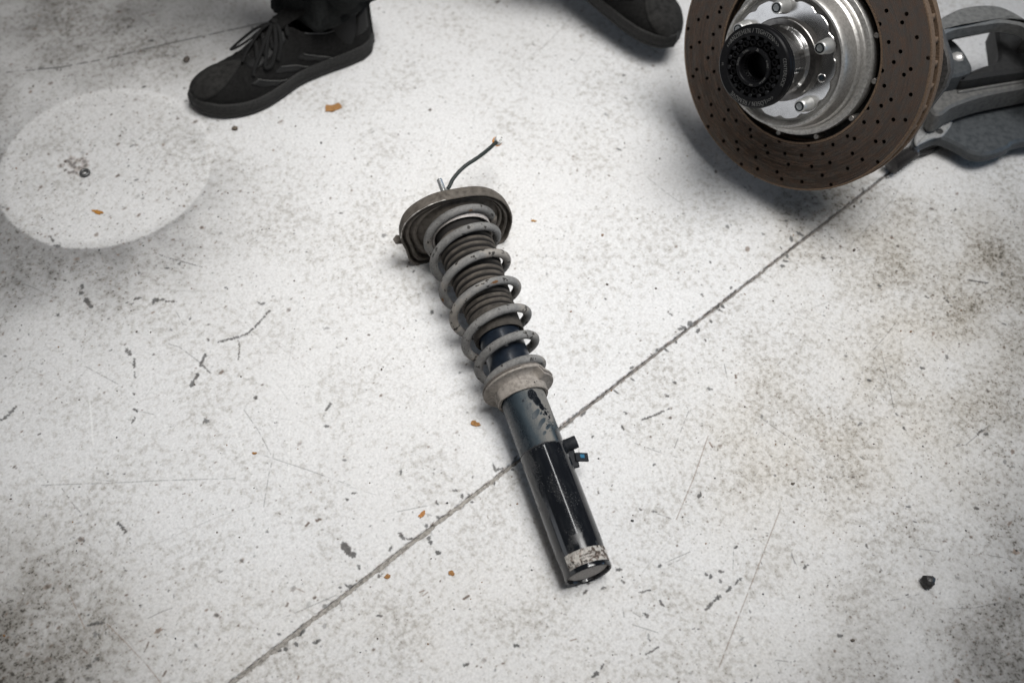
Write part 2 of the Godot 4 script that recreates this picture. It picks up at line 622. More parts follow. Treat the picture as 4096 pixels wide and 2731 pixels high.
class Paint:
	var w := 0
	var h := 0
	var size := Vector2.ONE      # metres
	var at := Vector2.ZERO       # slab coordinates of the corner
	var dark := PackedByteArray()   # how much of a dark mark
	var brown := PackedByteArray()
	var pale := PackedByteArray()
	var rng := RandomNumberGenerator.new()

	func setup(w_: int, h_: int, at_: Vector2, size_: Vector2, s: int) -> void:
		w = w_; h = h_; at = at_; size = size_
		rng.seed = s
		dark.resize(w * h)
		brown.resize(w * h)
		pale.resize(w * h)

	func px(q: Vector2) -> Vector2:
		return (q - at) / size * Vector2(w, h)

	# one soft-edged uneven blot
	func blot(layer: PackedByteArray, c: Vector2, rx: float, ry: float, ang: float, a: float) -> void:
		var m := maxf(rx, ry) * 1.5 + 1.0
		var x0 := maxi(0, int(c.x - m))
		var x1 := mini(w - 1, int(c.x + m) + 1)
		var y0 := maxi(0, int(c.y - m))
		var y1 := mini(h - 1, int(c.y + m) + 1)
		var ca := cos(ang)
		var sa := sin(ang)
		var p1 := rng.randf() * TAU
		var p2 := rng.randf() * TAU
		var k1 := rng.randf_range(0.1, 0.28)
		var k2 := rng.randf_range(0.05, 0.2)
		var soft := 1.0 / maxf(minf(rx, ry), 0.6)
		for y in range(y0, y1 + 1):
			for x in range(x0, x1 + 1):
				var dx := x + 0.5 - c.x
				var dy := y + 0.5 - c.y
				var ex := (dx * ca + dy * sa) / rx
				var ey := (dy * ca - dx * sa) / ry
				var d := sqrt(ex * ex + ey * ey)
				if d > 1.6:
					continue
				var th := atan2(ey, ex)
				d /= 1.0 + k1 * sin(th * 2.0 + p1) + k2 * sin(th * 5.0 + p2)
				var o := clampf((1.0 - d) / soft + 0.5, 0.0, 1.0) * a
				if o > 0.0:
					var i := y * w + x
					layer[i] = maxi(layer[i], int(o * 255.0))

	func thread(layer: PackedByteArray, a: Vector2, b: Vector2, wide: float, o: float, patchy := 0.35) -> void:
		var n := maxi(2, int(a.distance_to(b) * 1.2))
		var k := 1.0
		for i in n + 1:
			if i % 7 == 0:
				k = 1.0 if rng.randf() > patchy else rng.randf_range(0.1, 0.5)
			var c := a.lerp(b, float(i) / n)
			var r := maxf(wide / 2, 0.35)
			var m := int(ceil(r + 0.7))
			for y in range(maxi(0, int(c.y) - m), mini(h - 1, int(c.y) + m) + 1):
				for x in range(maxi(0, int(c.x) - m), mini(w - 1, int(c.x) + m) + 1):
					var d := Vector2(x + 0.5, y + 0.5).distance_to(c)
					var al := clampf(r + 0.5 - d, 0.0, 1.0) * o * k * minf(1.0, wide)
					var j := y * w + x
					layer[j] = maxi(layer[j], int(al * 255.0))

	func stroke(tone: int, wide_mm: float, pts: Array) -> void:
		var per := w / size.x / 1000.0
		var wide := wide_mm * per
		for s in pts.size() - 1:
			var a := px(pts[s])
			var b := px(pts[s + 1])
			if maxf(a.x, b.x) < -40 or maxf(a.y, b.y) < -40 or minf(a.x, b.x) > w + 40 or minf(a.y, b.y) > h + 40:
				continue
			if tone == 0:
				var n := maxi(1, int(a.distance_to(b) / maxf(wide * 0.33, 1.2)))
				for i in n + 1:
					if n > 3 and rng.randf() < 0.14:
						continue
					var r := wide * 0.5 * rng.randf_range(0.55, 1.15)
					var c := a.lerp(b, float(i) / n) + Vector2(rng.randf_range(-1, 1), rng.randf_range(-1, 1)) * wide * 0.22
					blot(dark, c, r * rng.randf_range(0.8, 1.4), r * rng.randf_range(0.6, 1.0), rng.randf() * PI, rng.randf_range(0.8, 1.0))
					if rng.randf() < 0.3:
						blot(brown, c, r, r * 0.8, 0.0, 0.4)
			elif tone == 1:
				thread(dark, a, b, wide, 0.66)
			elif tone == 2:
				if wide_mm < 3.0:
					thread(brown, a, b, wide, 0.8, 0.15)
					thread(dark, a, b, wide * 0.8, 0.5 if wide_mm > 2.0 else 0.25, 0.4)
				else:
					var n2 := maxi(1, int(a.distance_to(b) / maxf(wide * 0.4, 1.2)))
					for i in n2 + 1:
						blot(brown, a.lerp(b, float(i) / n2), wide * 0.5, wide * 0.4, rng.randf() * PI, 0.95)
						blot(dark, a.lerp(b, float(i) / n2), wide * 0.4, wide * 0.3, rng.randf() * PI, 0.7)
			elif tone == 5:
				thread(dark, a + Vector2(0, rng.randf_range(-1, 1)), b, wide, 1.0, 0.2)
			elif tone == 3:
				thread(pale, a, b, wide, 0.8, 0.3)
			else:
				thread(dark, a, b, wide, 0.30, 0.25)

func field(f: float, s: int, w: int, h: int, oct := 4, kind := FastNoiseLite.TYPE_SIMPLEX_SMOOTH, gain := 0.55) -> PackedByteArray:
	var n := FastNoiseLite.new()
	n.seed = s
	n.noise_type = kind
	n.frequency = f
	n.fractal_octaves = oct
	n.fractal_gain = gain
	return n.get_image(w, h, false, false, false).get_data()

# how dusty and how brown the floor is, by place: dirt, swept away where people walk and where something round has stood, plus a vignette painted into the corners
func dirt_and_vignette_at(w: Vector2, n: float) -> Vector3:
	var grey := 0.0
	var warm := 0.0
	var clean := 0.0
	var c := w - Vector2(-0.650, -1.2513)
	var d := c.length()
	var r := 0.1712
	# dust drifted up against the round thing that stood here
	if d > r - 0.012:
		var south := clampf((c.normalized().dot(Vector2(-0.15, 0.99)) + 0.35) / 1.0, 0.0, 1.0)
		grey += 0.95 * exp(-maxf(0.0, d - r) / 0.085) * south
		grey += 0.65 * exp(-maxf(0.0, d - r) / 0.15) * clampf((c.normalized().dot(Vector2(-0.85, 0.5)) - 0.1) * 1.3, 0.0, 1.0)
	else:
		clean = 1.0
		grey += 0.50
	var far := ss(-1.18, -1.62, w.y) * ss(-0.30, -0.72, w.x)
	grey += 0.62 * far * (1.0 - clean * 0.8)
	warm += 0.16 * far
	# corner and edge dirt, greyed further to paint in a lens vignette
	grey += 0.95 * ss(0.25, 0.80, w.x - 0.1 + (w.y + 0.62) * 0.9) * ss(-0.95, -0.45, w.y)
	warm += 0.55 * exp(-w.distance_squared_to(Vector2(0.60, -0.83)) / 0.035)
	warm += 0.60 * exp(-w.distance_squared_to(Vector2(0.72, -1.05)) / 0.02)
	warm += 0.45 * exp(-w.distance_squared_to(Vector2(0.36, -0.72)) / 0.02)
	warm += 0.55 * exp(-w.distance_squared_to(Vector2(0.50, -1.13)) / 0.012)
	grey += 0.45 * exp(-w.distance_squared_to(Vector2(0.49, -1.15)) / 0.006)  # browner, greyer spot on the floor below the disc
	grey += 0.70 * ss(-0.36, -0.66, w.x + (w.y + 0.55) * -0.35) * ss(-0.72, -0.46, w.y)  # left corner dirt, also darkened as painted vignette
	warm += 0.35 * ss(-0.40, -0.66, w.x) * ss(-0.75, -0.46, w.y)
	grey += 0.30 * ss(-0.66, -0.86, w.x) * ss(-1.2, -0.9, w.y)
	grey += 0.60 * ss(0.56, 0.88, w.x) * ss(-1.35, -1.0, w.y)  # right edge dirt, deepened by the same painted vignette
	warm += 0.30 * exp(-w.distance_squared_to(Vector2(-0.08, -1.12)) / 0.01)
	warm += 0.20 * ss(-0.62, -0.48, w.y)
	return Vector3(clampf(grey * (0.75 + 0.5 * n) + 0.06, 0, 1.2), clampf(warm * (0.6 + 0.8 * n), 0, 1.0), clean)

func paint_slab(w: int, h: int, at: Vector2, size: Vector2, side: float, s: int) -> Array:
	var p := Paint.new()
	p.setup(w, h, at, size, s)
	var per := w / size.x
	var rng := RandomNumberGenerator.new()
	rng.seed = s + 100
	# coarse maps of dirt with the painted vignette, enlarged
	var cw := 256
	var ch := int(256.0 * h / w)
	var big := FastNoiseLite.new()
	big.seed = s
	big.frequency = 9.0
	big.fractal_octaves = 4
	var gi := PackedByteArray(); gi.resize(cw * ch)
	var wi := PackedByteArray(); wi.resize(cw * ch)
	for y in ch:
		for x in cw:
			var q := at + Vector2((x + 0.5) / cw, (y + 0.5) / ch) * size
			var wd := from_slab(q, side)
			var dv := dirt_and_vignette_at(wd, big.get_noise_2d(wd.x, wd.y) + 0.5)
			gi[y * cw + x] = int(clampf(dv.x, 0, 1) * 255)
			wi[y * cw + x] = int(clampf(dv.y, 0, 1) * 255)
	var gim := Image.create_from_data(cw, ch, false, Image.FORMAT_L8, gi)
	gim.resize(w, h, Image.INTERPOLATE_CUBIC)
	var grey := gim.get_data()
	var wim := Image.create_from_data(cw, ch, false, Image.FORMAT_L8, wi)
	wim.resize(w, h, Image.INTERPOLATE_CUBIC)
	var warm := wim.get_data()
	# the listed marks
	for m in MARKS_A + MARKS_B:
		var pts := []
		for i in range(0, m[2].size(), 2):
			pts.append(to_slab(Vector2(m[2][i], m[2][i + 1]) / 1000.0, side))
		p.stroke(m[0], m[1], pts)
	# shoe print in the clean round patch
	if side > 0:
		for k in 9:
			var o := Vector2(-0.652, -1.300) + Vector2(0.0108, -0.0012) * k
			for b in [[Vector2(0, 0.055), Vector2(0.012, 0.022)], [Vector2(0.012, 0.022), Vector2(-0.004, 0.004)], [Vector2(-0.004, 0.004), Vector2(0.012, -0.018)]]:
				p.thread(p.dark, p.px(to_slab(o + b[0], side)), p.px(to_slab(o + b[1], side)), 1.6, 0.2, 0.5)
		# filled drill hole, stained
		for k in 26:
			var e := Vector2(-0.7025, -1.2524) + Vector2(rng.randfn(0, 0.012), rng.randfn(0, 0.010))
			p.blot(p.dark, p.px(to_slab(e, side)), rng.randf_range(1, 4.5), rng.randf_range(1, 3), rng.randf() * PI, 0.7)
			p.blot(p.brown, p.px(to_slab(e, side)), rng.randf_range(2, 7), rng.randf_range(2, 5), rng.randf() * PI, 0.45)
	# dirt and rust packed along the lips of the cut
	for i in int(size.x * 620):
		var tt := at.x + rng.randf() * size.x
		var pp := absf(rng.randfn(lerpf(0.0025, 0.0017, ss(-0.25, 0.3, tt)), 0.00045))
		var c := p.px(Vector2(tt, pp))
		var e := rng.randf()
		p.blot(p.dark if e < 0.62 else p.brown, c, rng.randf_range(1.0, 3.6), rng.randf_range(0.45, 0.9), rng.randfn(0, 0.2), rng.randf_range(0.4, 0.95))
	for i in int(size.x * 16):
		var c := p.px(Vector2(at.x + rng.randf() * size.x, rng.randf_range(0.003, 0.013)))
		p.blot(p.dark, c, rng.randf_range(1.5, 6.0), rng.randf_range(1.0, 3.0), rng.randf() * PI, 0.9)
	# swirls left by trowels and turning wheels
	for i in int(size.x * size.y * 16):
		var c := Vector2(rng.randf() * w, rng.randf() * h)
		var rad := rng.randf_range(0.12, 0.6) * per
		var a0 := rng.randf() * TAU
		var arc := rng.randf_range(0.15, 0.5)
		for k in rng.randi_range(3, 9):
			var rk := rad + k * rng.randf_range(1.5, 5.0)
			var o := rng.randf_range(0.05, 0.20)
			var last := c + Vector2.from_angle(a0) * rk
			for e in 7:
				var nx := c + Vector2.from_angle(a0 + arc * (e + 1) / 7.0 + rng.randfn(0, 0.004)) * rk
				p.thread(p.dark if rng.randf() < 0.9 else p.pale, last, nx, rng.randf_range(0.7, 1.6), o, 0.5)
				last = nx
	# random fine scratches
	for i in int(size.x * size.y * 230):
		var a := Vector2(rng.randf() * w, rng.randf() * h)
		var dir := Vector2.from_angle(rng.randf() * PI if rng.randf() < 0.5 else rng.randfn(0.35, 0.35)) * rng.randf_range(0.01, 0.10) * per * (3.0 if rng.randf() < 0.12 else 1.0)
		p.thread(p.dark if rng.randf() < 0.86 else p.pale, a, a + dir + Vector2(rng.randf_range(-3, 3), rng.randf_range(-3, 3)), rng.randf_range(0.5, 1.2), rng.randf_range(0.08, 0.36), 0.55)
	# flecks of grit trodden in: many tiny, few larger, denser where it is dirty
	for i in int(size.x * size.y * 12500):
		var c := Vector2(rng.randf() * w, rng.randf() * h)
		var j := int(c.y) * w + int(c.x)
		var dirty := (grey[j] + warm[j] * 1.3) / 255.0
		if rng.randf() > 0.085 + dirty * 0.85:
			continue
		var r := 0.45 + 0.35 * absf(rng.randfn(0, 1.0)) + (rng.randf_range(0.4, 2.0) if rng.randf() < 0.04 else 0.0)
		var o := rng.randf_range(0.25, 0.95)
		var dir := rng.randf() * PI
		p.blot(p.dark, c, r * rng.randf_range(1.0, 1.7), r * rng.randf_range(0.6, 1.0), dir, o)
		if r > 0.9:
			for e in rng.randi_range(1, 3):
				p.blot(p.dark, c + Vector2.from_angle(dir + rng.randfn(0, 0.7)) * r * rng.randf_range(0.6, 1.5), r * rng.randf_range(0.3, 0.8), r * rng.randf_range(0.25, 0.6), rng.randf() * PI, o * rng.randf_range(0.4, 1.0))
		if rng.randf() < 0.3:
			p.blot(p.brown, c, r * 1.6, r * 1.2, 0.0, rng.randf_range(0.3, 0.9))
	# put together
	var n1 := field(0.006, s + 1, w, h, 4)
	var n2 := field(0.075, s + 2, w, h, 5, FastNoiseLite.TYPE_SIMPLEX_SMOOTH, 0.7)
	var n3 := field(0.17, s + 3, w, h, 3, FastNoiseLite.TYPE_SIMPLEX_SMOOTH, 0.8)
	var n4 := field(0.36, s + 4, w, h, 2, FastNoiseLite.TYPE_VALUE_CUBIC, 0.9)
	var lut := PackedByteArray(); lut.resize(1025)
	for i in 1025:
		lut[i] = int(clampf(Color(i / 1024.0, 0, 0).linear_to_srgb().r * 255.0 + 0.5, 0, 255))
	var out := PackedByteArray(); out.resize(w * h * 3)
	var dk := p.dark
	var br := p.brown
	var pl := p.pale
	var ring := p.px(to_slab(Vector2(-0.650, -1.2513), side))
	var rr := 0.1712 * per
	for i in w * h:
		var a := (n2[i] - 128) * 0.0078
		var c0 := (n1[i] - 128) * 0.0078
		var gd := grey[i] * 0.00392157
		if side > 0.0 and grey[i] > 4:
			var qx := i % w - ring.x
			var qy := i / w - ring.y
			var qd := sqrt(qx * qx + qy * qy) - rr + a * 0.8 + c0 * 3.0
			if qd < 2.0:
				gd *= 0.38 + 0.62 * clampf((qd + 2.0) / 4.0, 0.0, 1.0)
		var wm := warm[i] * 0.00392157
		var f := (n3[i] - 128) * 0.0078
		var c := (n1[i] - 128) * 0.0078
		var e := (n4[i] - 128) * 0.0078
		# thin veils of tread-in dirt, finely veined
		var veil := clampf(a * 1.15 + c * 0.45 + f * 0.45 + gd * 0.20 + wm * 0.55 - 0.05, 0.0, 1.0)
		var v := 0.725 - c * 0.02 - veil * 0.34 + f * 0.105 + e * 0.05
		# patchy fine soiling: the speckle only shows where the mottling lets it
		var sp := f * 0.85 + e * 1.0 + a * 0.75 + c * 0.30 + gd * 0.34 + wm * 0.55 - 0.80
		var soil_and_vignette := gd * 0.62 + wm * 0.09  # dirt and the painted corner vignette both darken the slab
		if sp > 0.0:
			soil_and_vignette += minf(sp * 1.3, 0.42)
		v *= 1.0 - minf(soil_and_vignette, 0.85)
		var tw := wm * 0.85 + veil * 0.6 + (0.35 if sp > 0.08 and c > -0.1 else 0.0)
		var r := v * 1.0
		var g := v * (0.996 - tw * 0.06)
		var b := v * (0.997 - tw * 0.155)
		var k := pl[i] * 0.0031
		if k > 0.0:
			r += (0.80 - r) * k
			g += (0.80 - g) * k
			b += (0.79 - b) * k
		k = br[i] * 0.0031
		if k > 0.0:
			r += (0.21 - r) * k
			g += (0.125 - g) * k
			b += (0.075 - b) * k
		k = dk[i] * 0.0036
		if k > 0.0:
			var tone := 0.06 + maxf(0.0, f) * 0.08
			r += (tone - r) * k
			g += (tone - g) * k
			b += (tone * 0.98 - b) * k
		var o := i * 3
		out[o] = lut[clampi(int(r * 1024.0), 0, 1024)]
		out[o + 1] = lut[clampi(int(g * 1024.0), 0, 1024)]
		out[o + 2] = lut[clampi(int(b * 1024.0), 0, 1024)]
	return [out, w, h]

func build_floor() -> void:
	var root := Node3D.new()
	root.name = "floor"
	add_child(root)
	tag(root, "", "", "", "structure")
	var spec := [[2048, 1280, Vector2(-0.95, 0.0), Vector2(2.30, 1.4375), 1.0, 11], [2048, 1024, Vector2(-0.75, 0.0), Vector2(1.9, 0.95), -1.0, 57]]
	var got := [null, null]
	var jobs := []
	for i in 2:
		var e: Array = spec[i]
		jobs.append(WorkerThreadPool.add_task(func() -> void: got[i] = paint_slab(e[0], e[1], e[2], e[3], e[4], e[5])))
	for j in jobs:
		WorkerThreadPool.wait_for_task_completion(j)
	var fine := noise_tex(0.11, Color(0.70, 0.70, 0.70), Color(1, 1, 1), 0.35, 1024, 3)
	for i in 2:
		var e: Array = spec[i]
		var im := Image.create_from_data(got[i][1], got[i][2], false, Image.FORMAT_RGB8, got[i][0])
		var tex := ImageTexture.create_from_image(im)
		var m := StandardMaterial3D.new()
		m.albedo_texture = tex
		m.roughness = 0.62
		m.metallic_specular = 0.32
		m.heightmap_enabled = true
		m.heightmap_texture = tex
		m.heightmap_scale = 0.11
		m.detail_enabled = true
		m.detail_blend_mode = BaseMaterial3D.BLEND_MODE_MUL
		m.detail_albedo = fine
		m.detail_uv_layer = BaseMaterial3D.DETAIL_UV_2
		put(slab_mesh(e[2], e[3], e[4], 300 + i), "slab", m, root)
	# old sand and grout packed in the cut
	for part in 2:
		var fill := Shape.new()
		var rows := []
		var fr := RandomNumberGenerator.new()
		fr.seed = 9 + part
		for k in 6:
			rows.append(PackedVector3Array())
		for j in 700:
			var t := lerpf(-3.0, -0.02, j / 699.0) if part == 0 else lerpf(-0.02, 3.0, j / 699.0)
			# sunk deeper towards the far end, nearly full near the viewer
			var deep := lerpf(-0.0008, -0.0036, ss(-0.25, 0.10, t))
			for k in 6:
				var off := -0.0058 + 0.0116 * k / 5.0
				var q := from_slab(Vector2(t, off), 1.0)
				rows[k].append(Vector3(q.x, deep - 0.0011 * absf(k - 2.5) + fr.randf_range(-0.0006, 0.0006) * (1.0 if j > 0 and j < 699 else 0.0), q.y))
		fill.grid(rows)
		var fm := mat(Color(0.06, 0.055, 0.05), Color(0.46, 0.435, 0.40), 0.95, 0.0, 5.0, 0.05, 0.1, 0.2) if part == 0 else mat(Color(0.04, 0.037, 0.034), Color(0.32, 0.30, 0.28), 0.95, 0.0, 5.0, 0.05, 0.1, 0.2)
		put(up_mesh(fill), "joint_filler", fm, root)

# an open sheet whose faces must look upwards
func up_mesh(s: Shape) -> ArrayMesh:
	var st := SurfaceTool.new()
	st.begin(Mesh.PRIMITIVE_TRIANGLES)
	for i in range(0, s.v.size(), 3):
		var turn := (s.v[i + 1] - s.v[i]).cross(s.v[i + 2] - s.v[i]).y > 0.0
		st.set_smooth_group(s.g[i / 3])
		for k in ([0, 2, 1] if turn else [0, 1, 2]):
			st.set_uv(s.uv[i + k])
			st.add_vertex(s.v[i + k])
	st.generate_normals()
	return st.commit()

func slab_mesh(at: Vector2, size: Vector2, side: float, seed_: int) -> ArrayMesh:
	var r := RandomNumberGenerator.new()
	r.seed = seed_
	var chip := FastNoiseLite.new()
	chip.seed = seed_
	chip.frequency = 38.0
	chip.fractal_octaves = 3
	var st := SurfaceTool.new()
	st.begin(Mesh.PRIMITIVE_TRIANGLES)
	var fold := func(x: float) -> float: return pingpong(x, 1.0)
	# rows from the bottom of the cut outwards: [height, distance]
	var t := -3.0
	var cols := []
	while t < 3.0:
		cols.append(t)
		t += 0.0022 if t > -0.8 and t < 1.25 else 0.02
	cols.append(3.0)
	var lines := []
	for k in 6:
		lines.append(PackedVector2Array())
	for c in cols:
		var n := chip.get_noise_1d(c + side * 9.0)
		var half: float = lerpf(0.0020, 0.0014, ss(-0.25, 0.3, c))
		var edge := half + maxf(0.0, n + 0.05) * 0.0030 + r.randf_range(0.0, 0.0008)
		if n > 0.32:
			edge += (n - 0.32) * 0.026
		var vals := [[-0.010, half], [-0.0028 - r.randf() * 0.001, half + 0.0002], [-0.0004, edge], [0.0, edge + 0.0012], [0.0, 0.03], [0.0, 3.2]]
		for k in 6:
			lines[k].append(Vector2(vals[k][0], vals[k][1]))
	for k in 5:
		for j in cols.size() - 1:
			var quad := []
			for e in [[k, j], [k, j + 1], [k + 1, j + 1], [k + 1, j]]:
				var l: Vector2 = lines[e[0]][e[1]]
				var q := Vector2(cols[e[1]], l.y)
				var w := from_slab(q, side)
				quad.append([Vector3(w.x, l.x, w.y), (q - at) / size, q])
			if k == 4:
				continue
			for ids in ([0, 1, 2, 0, 2, 3] if side < 0 else [0, 2, 1, 0, 3, 2]):
				st.set_smooth_group(k)
				st.set_uv(quad[ids][1])
				st.set_uv2(quad[ids][2] * 1.7)
				st.add_vertex(quad[ids][0])
	# the broad sheet beyond 3 cm, cut where the texture turns back on itself
	var ts := [-3.0, at.x, at.x + size.x, 3.0]
	var ps := [0.03, size.y, 3.2]
	for a in 3:
		for b in 2:
			var c4 := []
			for q in [Vector2(ts[a], ps[b]), Vector2(ts[a + 1], ps[b]), Vector2(ts[a + 1], ps[b + 1]), Vector2(ts[a], ps[b + 1])]:
				var w := from_slab(q, side)
				var u: Vector2 = (q - at) / size
				if a == 0: u.x = -u.x
				if a == 2: u.x = 2.0 - u.x
				if b == 1: u.y = 2.0 - u.y
				c4.append([Vector3(w.x, 0, w.y), u, q])
			for ids in ([0, 1, 2, 0, 2, 3] if side < 0 else [0, 2, 1, 0, 3, 2]):
				st.set_smooth_group(9)
				st.set_uv(c4[ids][1])
				st.set_uv2(c4[ids][2] * 1.7)
				st.add_vertex(c4[ids][0])
	st.generate_normals()
	st.generate_tangents()
	return st.commit()

# ------------------------------------------------------------------ the strut lying on the floor
# strut axes: x to the viewer's right, y along the axis from the foot to the top mount, z upwards
func build_strut() -> void:
	var d := Vector3(-0.3136, 0.0745, -0.9466).normalized()
	var e1 := d.cross(Vector3.UP).normalized()
	var e2 := e1.cross(d)
	var base := Vector3(0.0944, 0.0, -0.5435)
	var root := thing("suspension_strut", base, "black suspension strut with grey coil spring lying across the floor joint", "suspension strut")
	var xf := Transform3D(Basis(e1, d, e2), Vector3(0, 0.0312, 0))

	# --- lower tube, painted black, the upper quarter coated in dried road dust
	var tube := Shape.new()
	tube.lathe([Vector2(0.0272, 0.0045), Vector2(0.0279, 0.0012), Vector2(0.0292, 0.0), Vector2(0.0303, 0.0010), Vector2(0.0307, 0.0035), Vector2(0.0300, 0.0075), Vector2(0.0303, 0.026), Vector2(0.0310, 0.034), Vector2(0.0312, 0.060), Vector2(0.0312, 0.120), Vector2(0.0312, 0.168), Vector2(0.0311, 0.1705), Vector2(0.0305, 0.1725), Vector2(0.0303, 0.176), Vector2(0.0303, 0.220), Vector2(0.0303, 0.262)], 96)
	var paint := tube_paint()
	put(tube.mesh(), "lower_tube", paint, root, xf)
	var cap := Shape.new()
	cap.lathe([Vector2(0.0, 0.0030), Vector2(0.019, 0.0032), Vector2(0.0245, 0.0040), Vector2(0.0274, 0.0058), Vector2(0.0274, 0.012), Vector2(0.0, 0.0125)], 64)
	put(cap.mesh(), "end_cap", mat(Color(0.12, 0.10, 0.09), Color(0.46, 0.44, 0.42), 0.7, 0.0, 30.0, 0.02, 0.02), root, xf)
	# --- printed paper label round the lower end
	var lab := Shape.new()
	var rows := []
	for i in 7:
		var ring := PackedVector3Array()
		for j in 41:
			var th := deg_to_rad(lerpf(142.0, 18.0, j / 40.0))
			var y := lerpf(0.0250, 0.0062, i / 6.0)
			ring.append(Vector3(cos(th) * 0.03085, y, sin(th) * 0.03085))
		rows.append(ring)
	lab.grid(rows)
	var lm := StandardMaterial3D.new()
	lm.albedo_texture = label_print()
	lm.roughness = 0.7
	var lo := put(open_out(lab), "paper_label", lm, root, xf)
	tag(lo, "worn white printed label, stained brown at its right end")
	var ink := plain(Color(0.02, 0.02, 0.02), 0.7)
	for w in [["FVX", 0.0042, 132.0, 0.0128], ["991.343.035", 0.0036, 118.0, 0.0085]]:
		var th0 := deg_to_rad(w[2])
		var yy: float = w[3]
		var bend := func(p: Vector3) -> Vector3:
			var th := th0 - p.x / 0.0309
			return Vector3(cos(th) * (0.03088 + (p.z + 0.0001)), yy + p.y, sin(th) * (0.03088 + (p.z + 0.0001)))
		put(lettering(w[0], w[1], 0.00012, bend, "Droid Sans", 700), "lettering", ink, lo)
	# --- weld bead where the sleeve ends, and a seam of run paint lower down
	var bead := PackedVector3Array()
	for j in 73:
		var th := TAU * j / 72.0
		bead.append(Vector3(cos(th) * 0.0306, 0.1722 + 0.0007 * sin(th * 5.0) + 0.0004 * sin(th * 13.0), sin(th) * 0.0306))
	var bs := Shape.new()
	bs.tube(bead, 0.0007, 6, false)
	put(bs.mesh(), "weld_bead", plain(Color(0.03, 0.03, 0.032), 0.5), root, xf)

	# --- clip bracket welded to the tube's right flank
	var black := mat(Color(0.006, 0.007, 0.009), Color(0.022, 0.024, 0.028), 0.6, 0.0, 20.0, 0.03, 0.02, 0.3)
	var br := Shape.new()
	var plate := PackedVector2Array([Vector2(0.026, 0.142), Vector2(0.034, 0.139), Vector2(0.0385, 0.139), Vector2(0.0395, 0.146), Vector2(0.0395, 0.176), Vector2(0.036, 0.181), Vector2(0.028, 0.182)])
	br.slab(plate, 0.004, 0.0006, Transform3D(Basis(), Vector3(0, 0, 0.002)))
	var bo := put(br.mesh(), "sensor_bracket", black, root, xf)
	var bl := Shape.new()
	bl.lathe([Vector2(0.0, -0.007), Vector2(0.0070, -0.007), Vector2(0.0084, -0.0058), Vector2(0.0086, -0.001), Vector2(0.0086, 0.0085), Vector2(0.0080, 0.0098), Vector2(0.0052, 0.0098), Vector2(0.0050, 0.004), Vector2(0.0, 0.004)], 28)
	put(bl.mesh(), "bracket_barrel", black, bo, Transform3D(Basis(Vector3(0, -1, 0), Vector3(0.96, 0, 0.28), Vector3(-0.28, 0, 0.96)), Vector3(0.0365, 0.1715, 0.004)))
	var lip := Shape.new()
	lip.box(Vector3(0.018, 0.0115, 0.004), Transform3D(Basis.from_euler(Vector3(0.15, 0.35, -0.15)), Vector3(0.0455, 0.1505, 0.0015)), 0.0008)
	put(lip.mesh(), "bracket_lip", black, bo)
	var bp := Shape.new()
	bp.box(Vector3(0.0062, 0.0050, 0.0012), Transform3D(Basis.from_euler(Vector3(0.15, 0.35, -0.15)), Vector3(0.0462, 0.1507, 0.0039)), 0.0003)
	tag(put(bp.mesh(), "paint_mark", mat(Color(0.006, 0.07, 0.14), Color(0.02, 0.15, 0.26), 0.4, 0.0, 60.0), bo), "bright blue paint dab on the bracket lip")

	# --- inner tube above the spring seat
	var inner := Shape.new()
	inner.lathe([Vector2(0.0, 0.2640), Vector2(0.0296, 0.2642), Vector2(0.0296, 0.300), Vector2(0.0296, 0.345), Vector2(0.0290, 0.400), Vector2(0.0, 0.402)], 72)
	var gloss := mat(Color(0.004, 0.006, 0.010), Color(0.012, 0.018, 0.028), 0.28, 0.0, 12.0, 0.02, 0.004)
	put(inner.mesh(), "upper_tube", gloss, root, xf)

	# --- spring seat: a collar with a flange that climbs as the wire does, and steps where the wire ends
	var dusty := mat(Color(0.13, 0.115, 0.10), Color(0.34, 0.31, 0.28), 0.85, 0.0, 14.0, 0.018, 0.03, 0.3)
	var seat := Shape.new()
	var srow := []
	# profile: radius, height, share of the climb
	var sp := [[0.0312, 0.2522, 0.0], [0.0345, 0.2518, 0.0], [0.0353, 0.2536, 0.0], [0.0354, 0.2640, 0.3], [0.0358, 0.2672, 0.75], [0.0376, 0.2692, 1.0], [0.0440, 0.2702, 1.0], [0.0476, 0.2708, 1.0], [0.0487, 0.2722, 1.0], [0.0480, 0.2738, 1.0], [0.0440, 0.2738, 1.0], [0.0380, 0.2738, 1.0], [0.0302, 0.2746, 1.0]]
	for q in sp:
		var ring := PackedVector3Array()
		for j in 144:
			var deg := j * 2.5
			# climb from the step at 52 degrees round over the top and the far side
			var turn := fposmod(deg - 58.0, 360.0) / 360.0
			var rise: float = 0.0045 - 0.0175 * turn * 0.62 + 0.0
			var st := ss(0.965, 1.0, turn)
			rise = lerpf(rise, 0.0045, st)
			var th := deg_to_rad(deg)
			var r: float = q[0]
			if q[2] > 0.9:
				r += 0.0012 * cos(th - 2.6)
			# pressed-in flat at the left front of the collar
			if q[2] < 0.5:
				r += 0.0016 * exp(-pow((deg - 150.0) / 9.0, 2.0)) + 0.0005 * sin(th * 3.0)
			ring.append(Vector3(cos(th) * r, q[1] + rise * q[2], sin(th) * r))
		srow.append(ring)
	for i in srow.size() - 1:
		seat.grp += 1 if i in [1, 2, 4, 7, 9] else 0
		seat.grid([srow[i], srow[i + 1]], true)
	var so := put(seat.mesh(), "spring_seat", dusty, root, xf)
	var pad := Shape.new()
	var prow := []
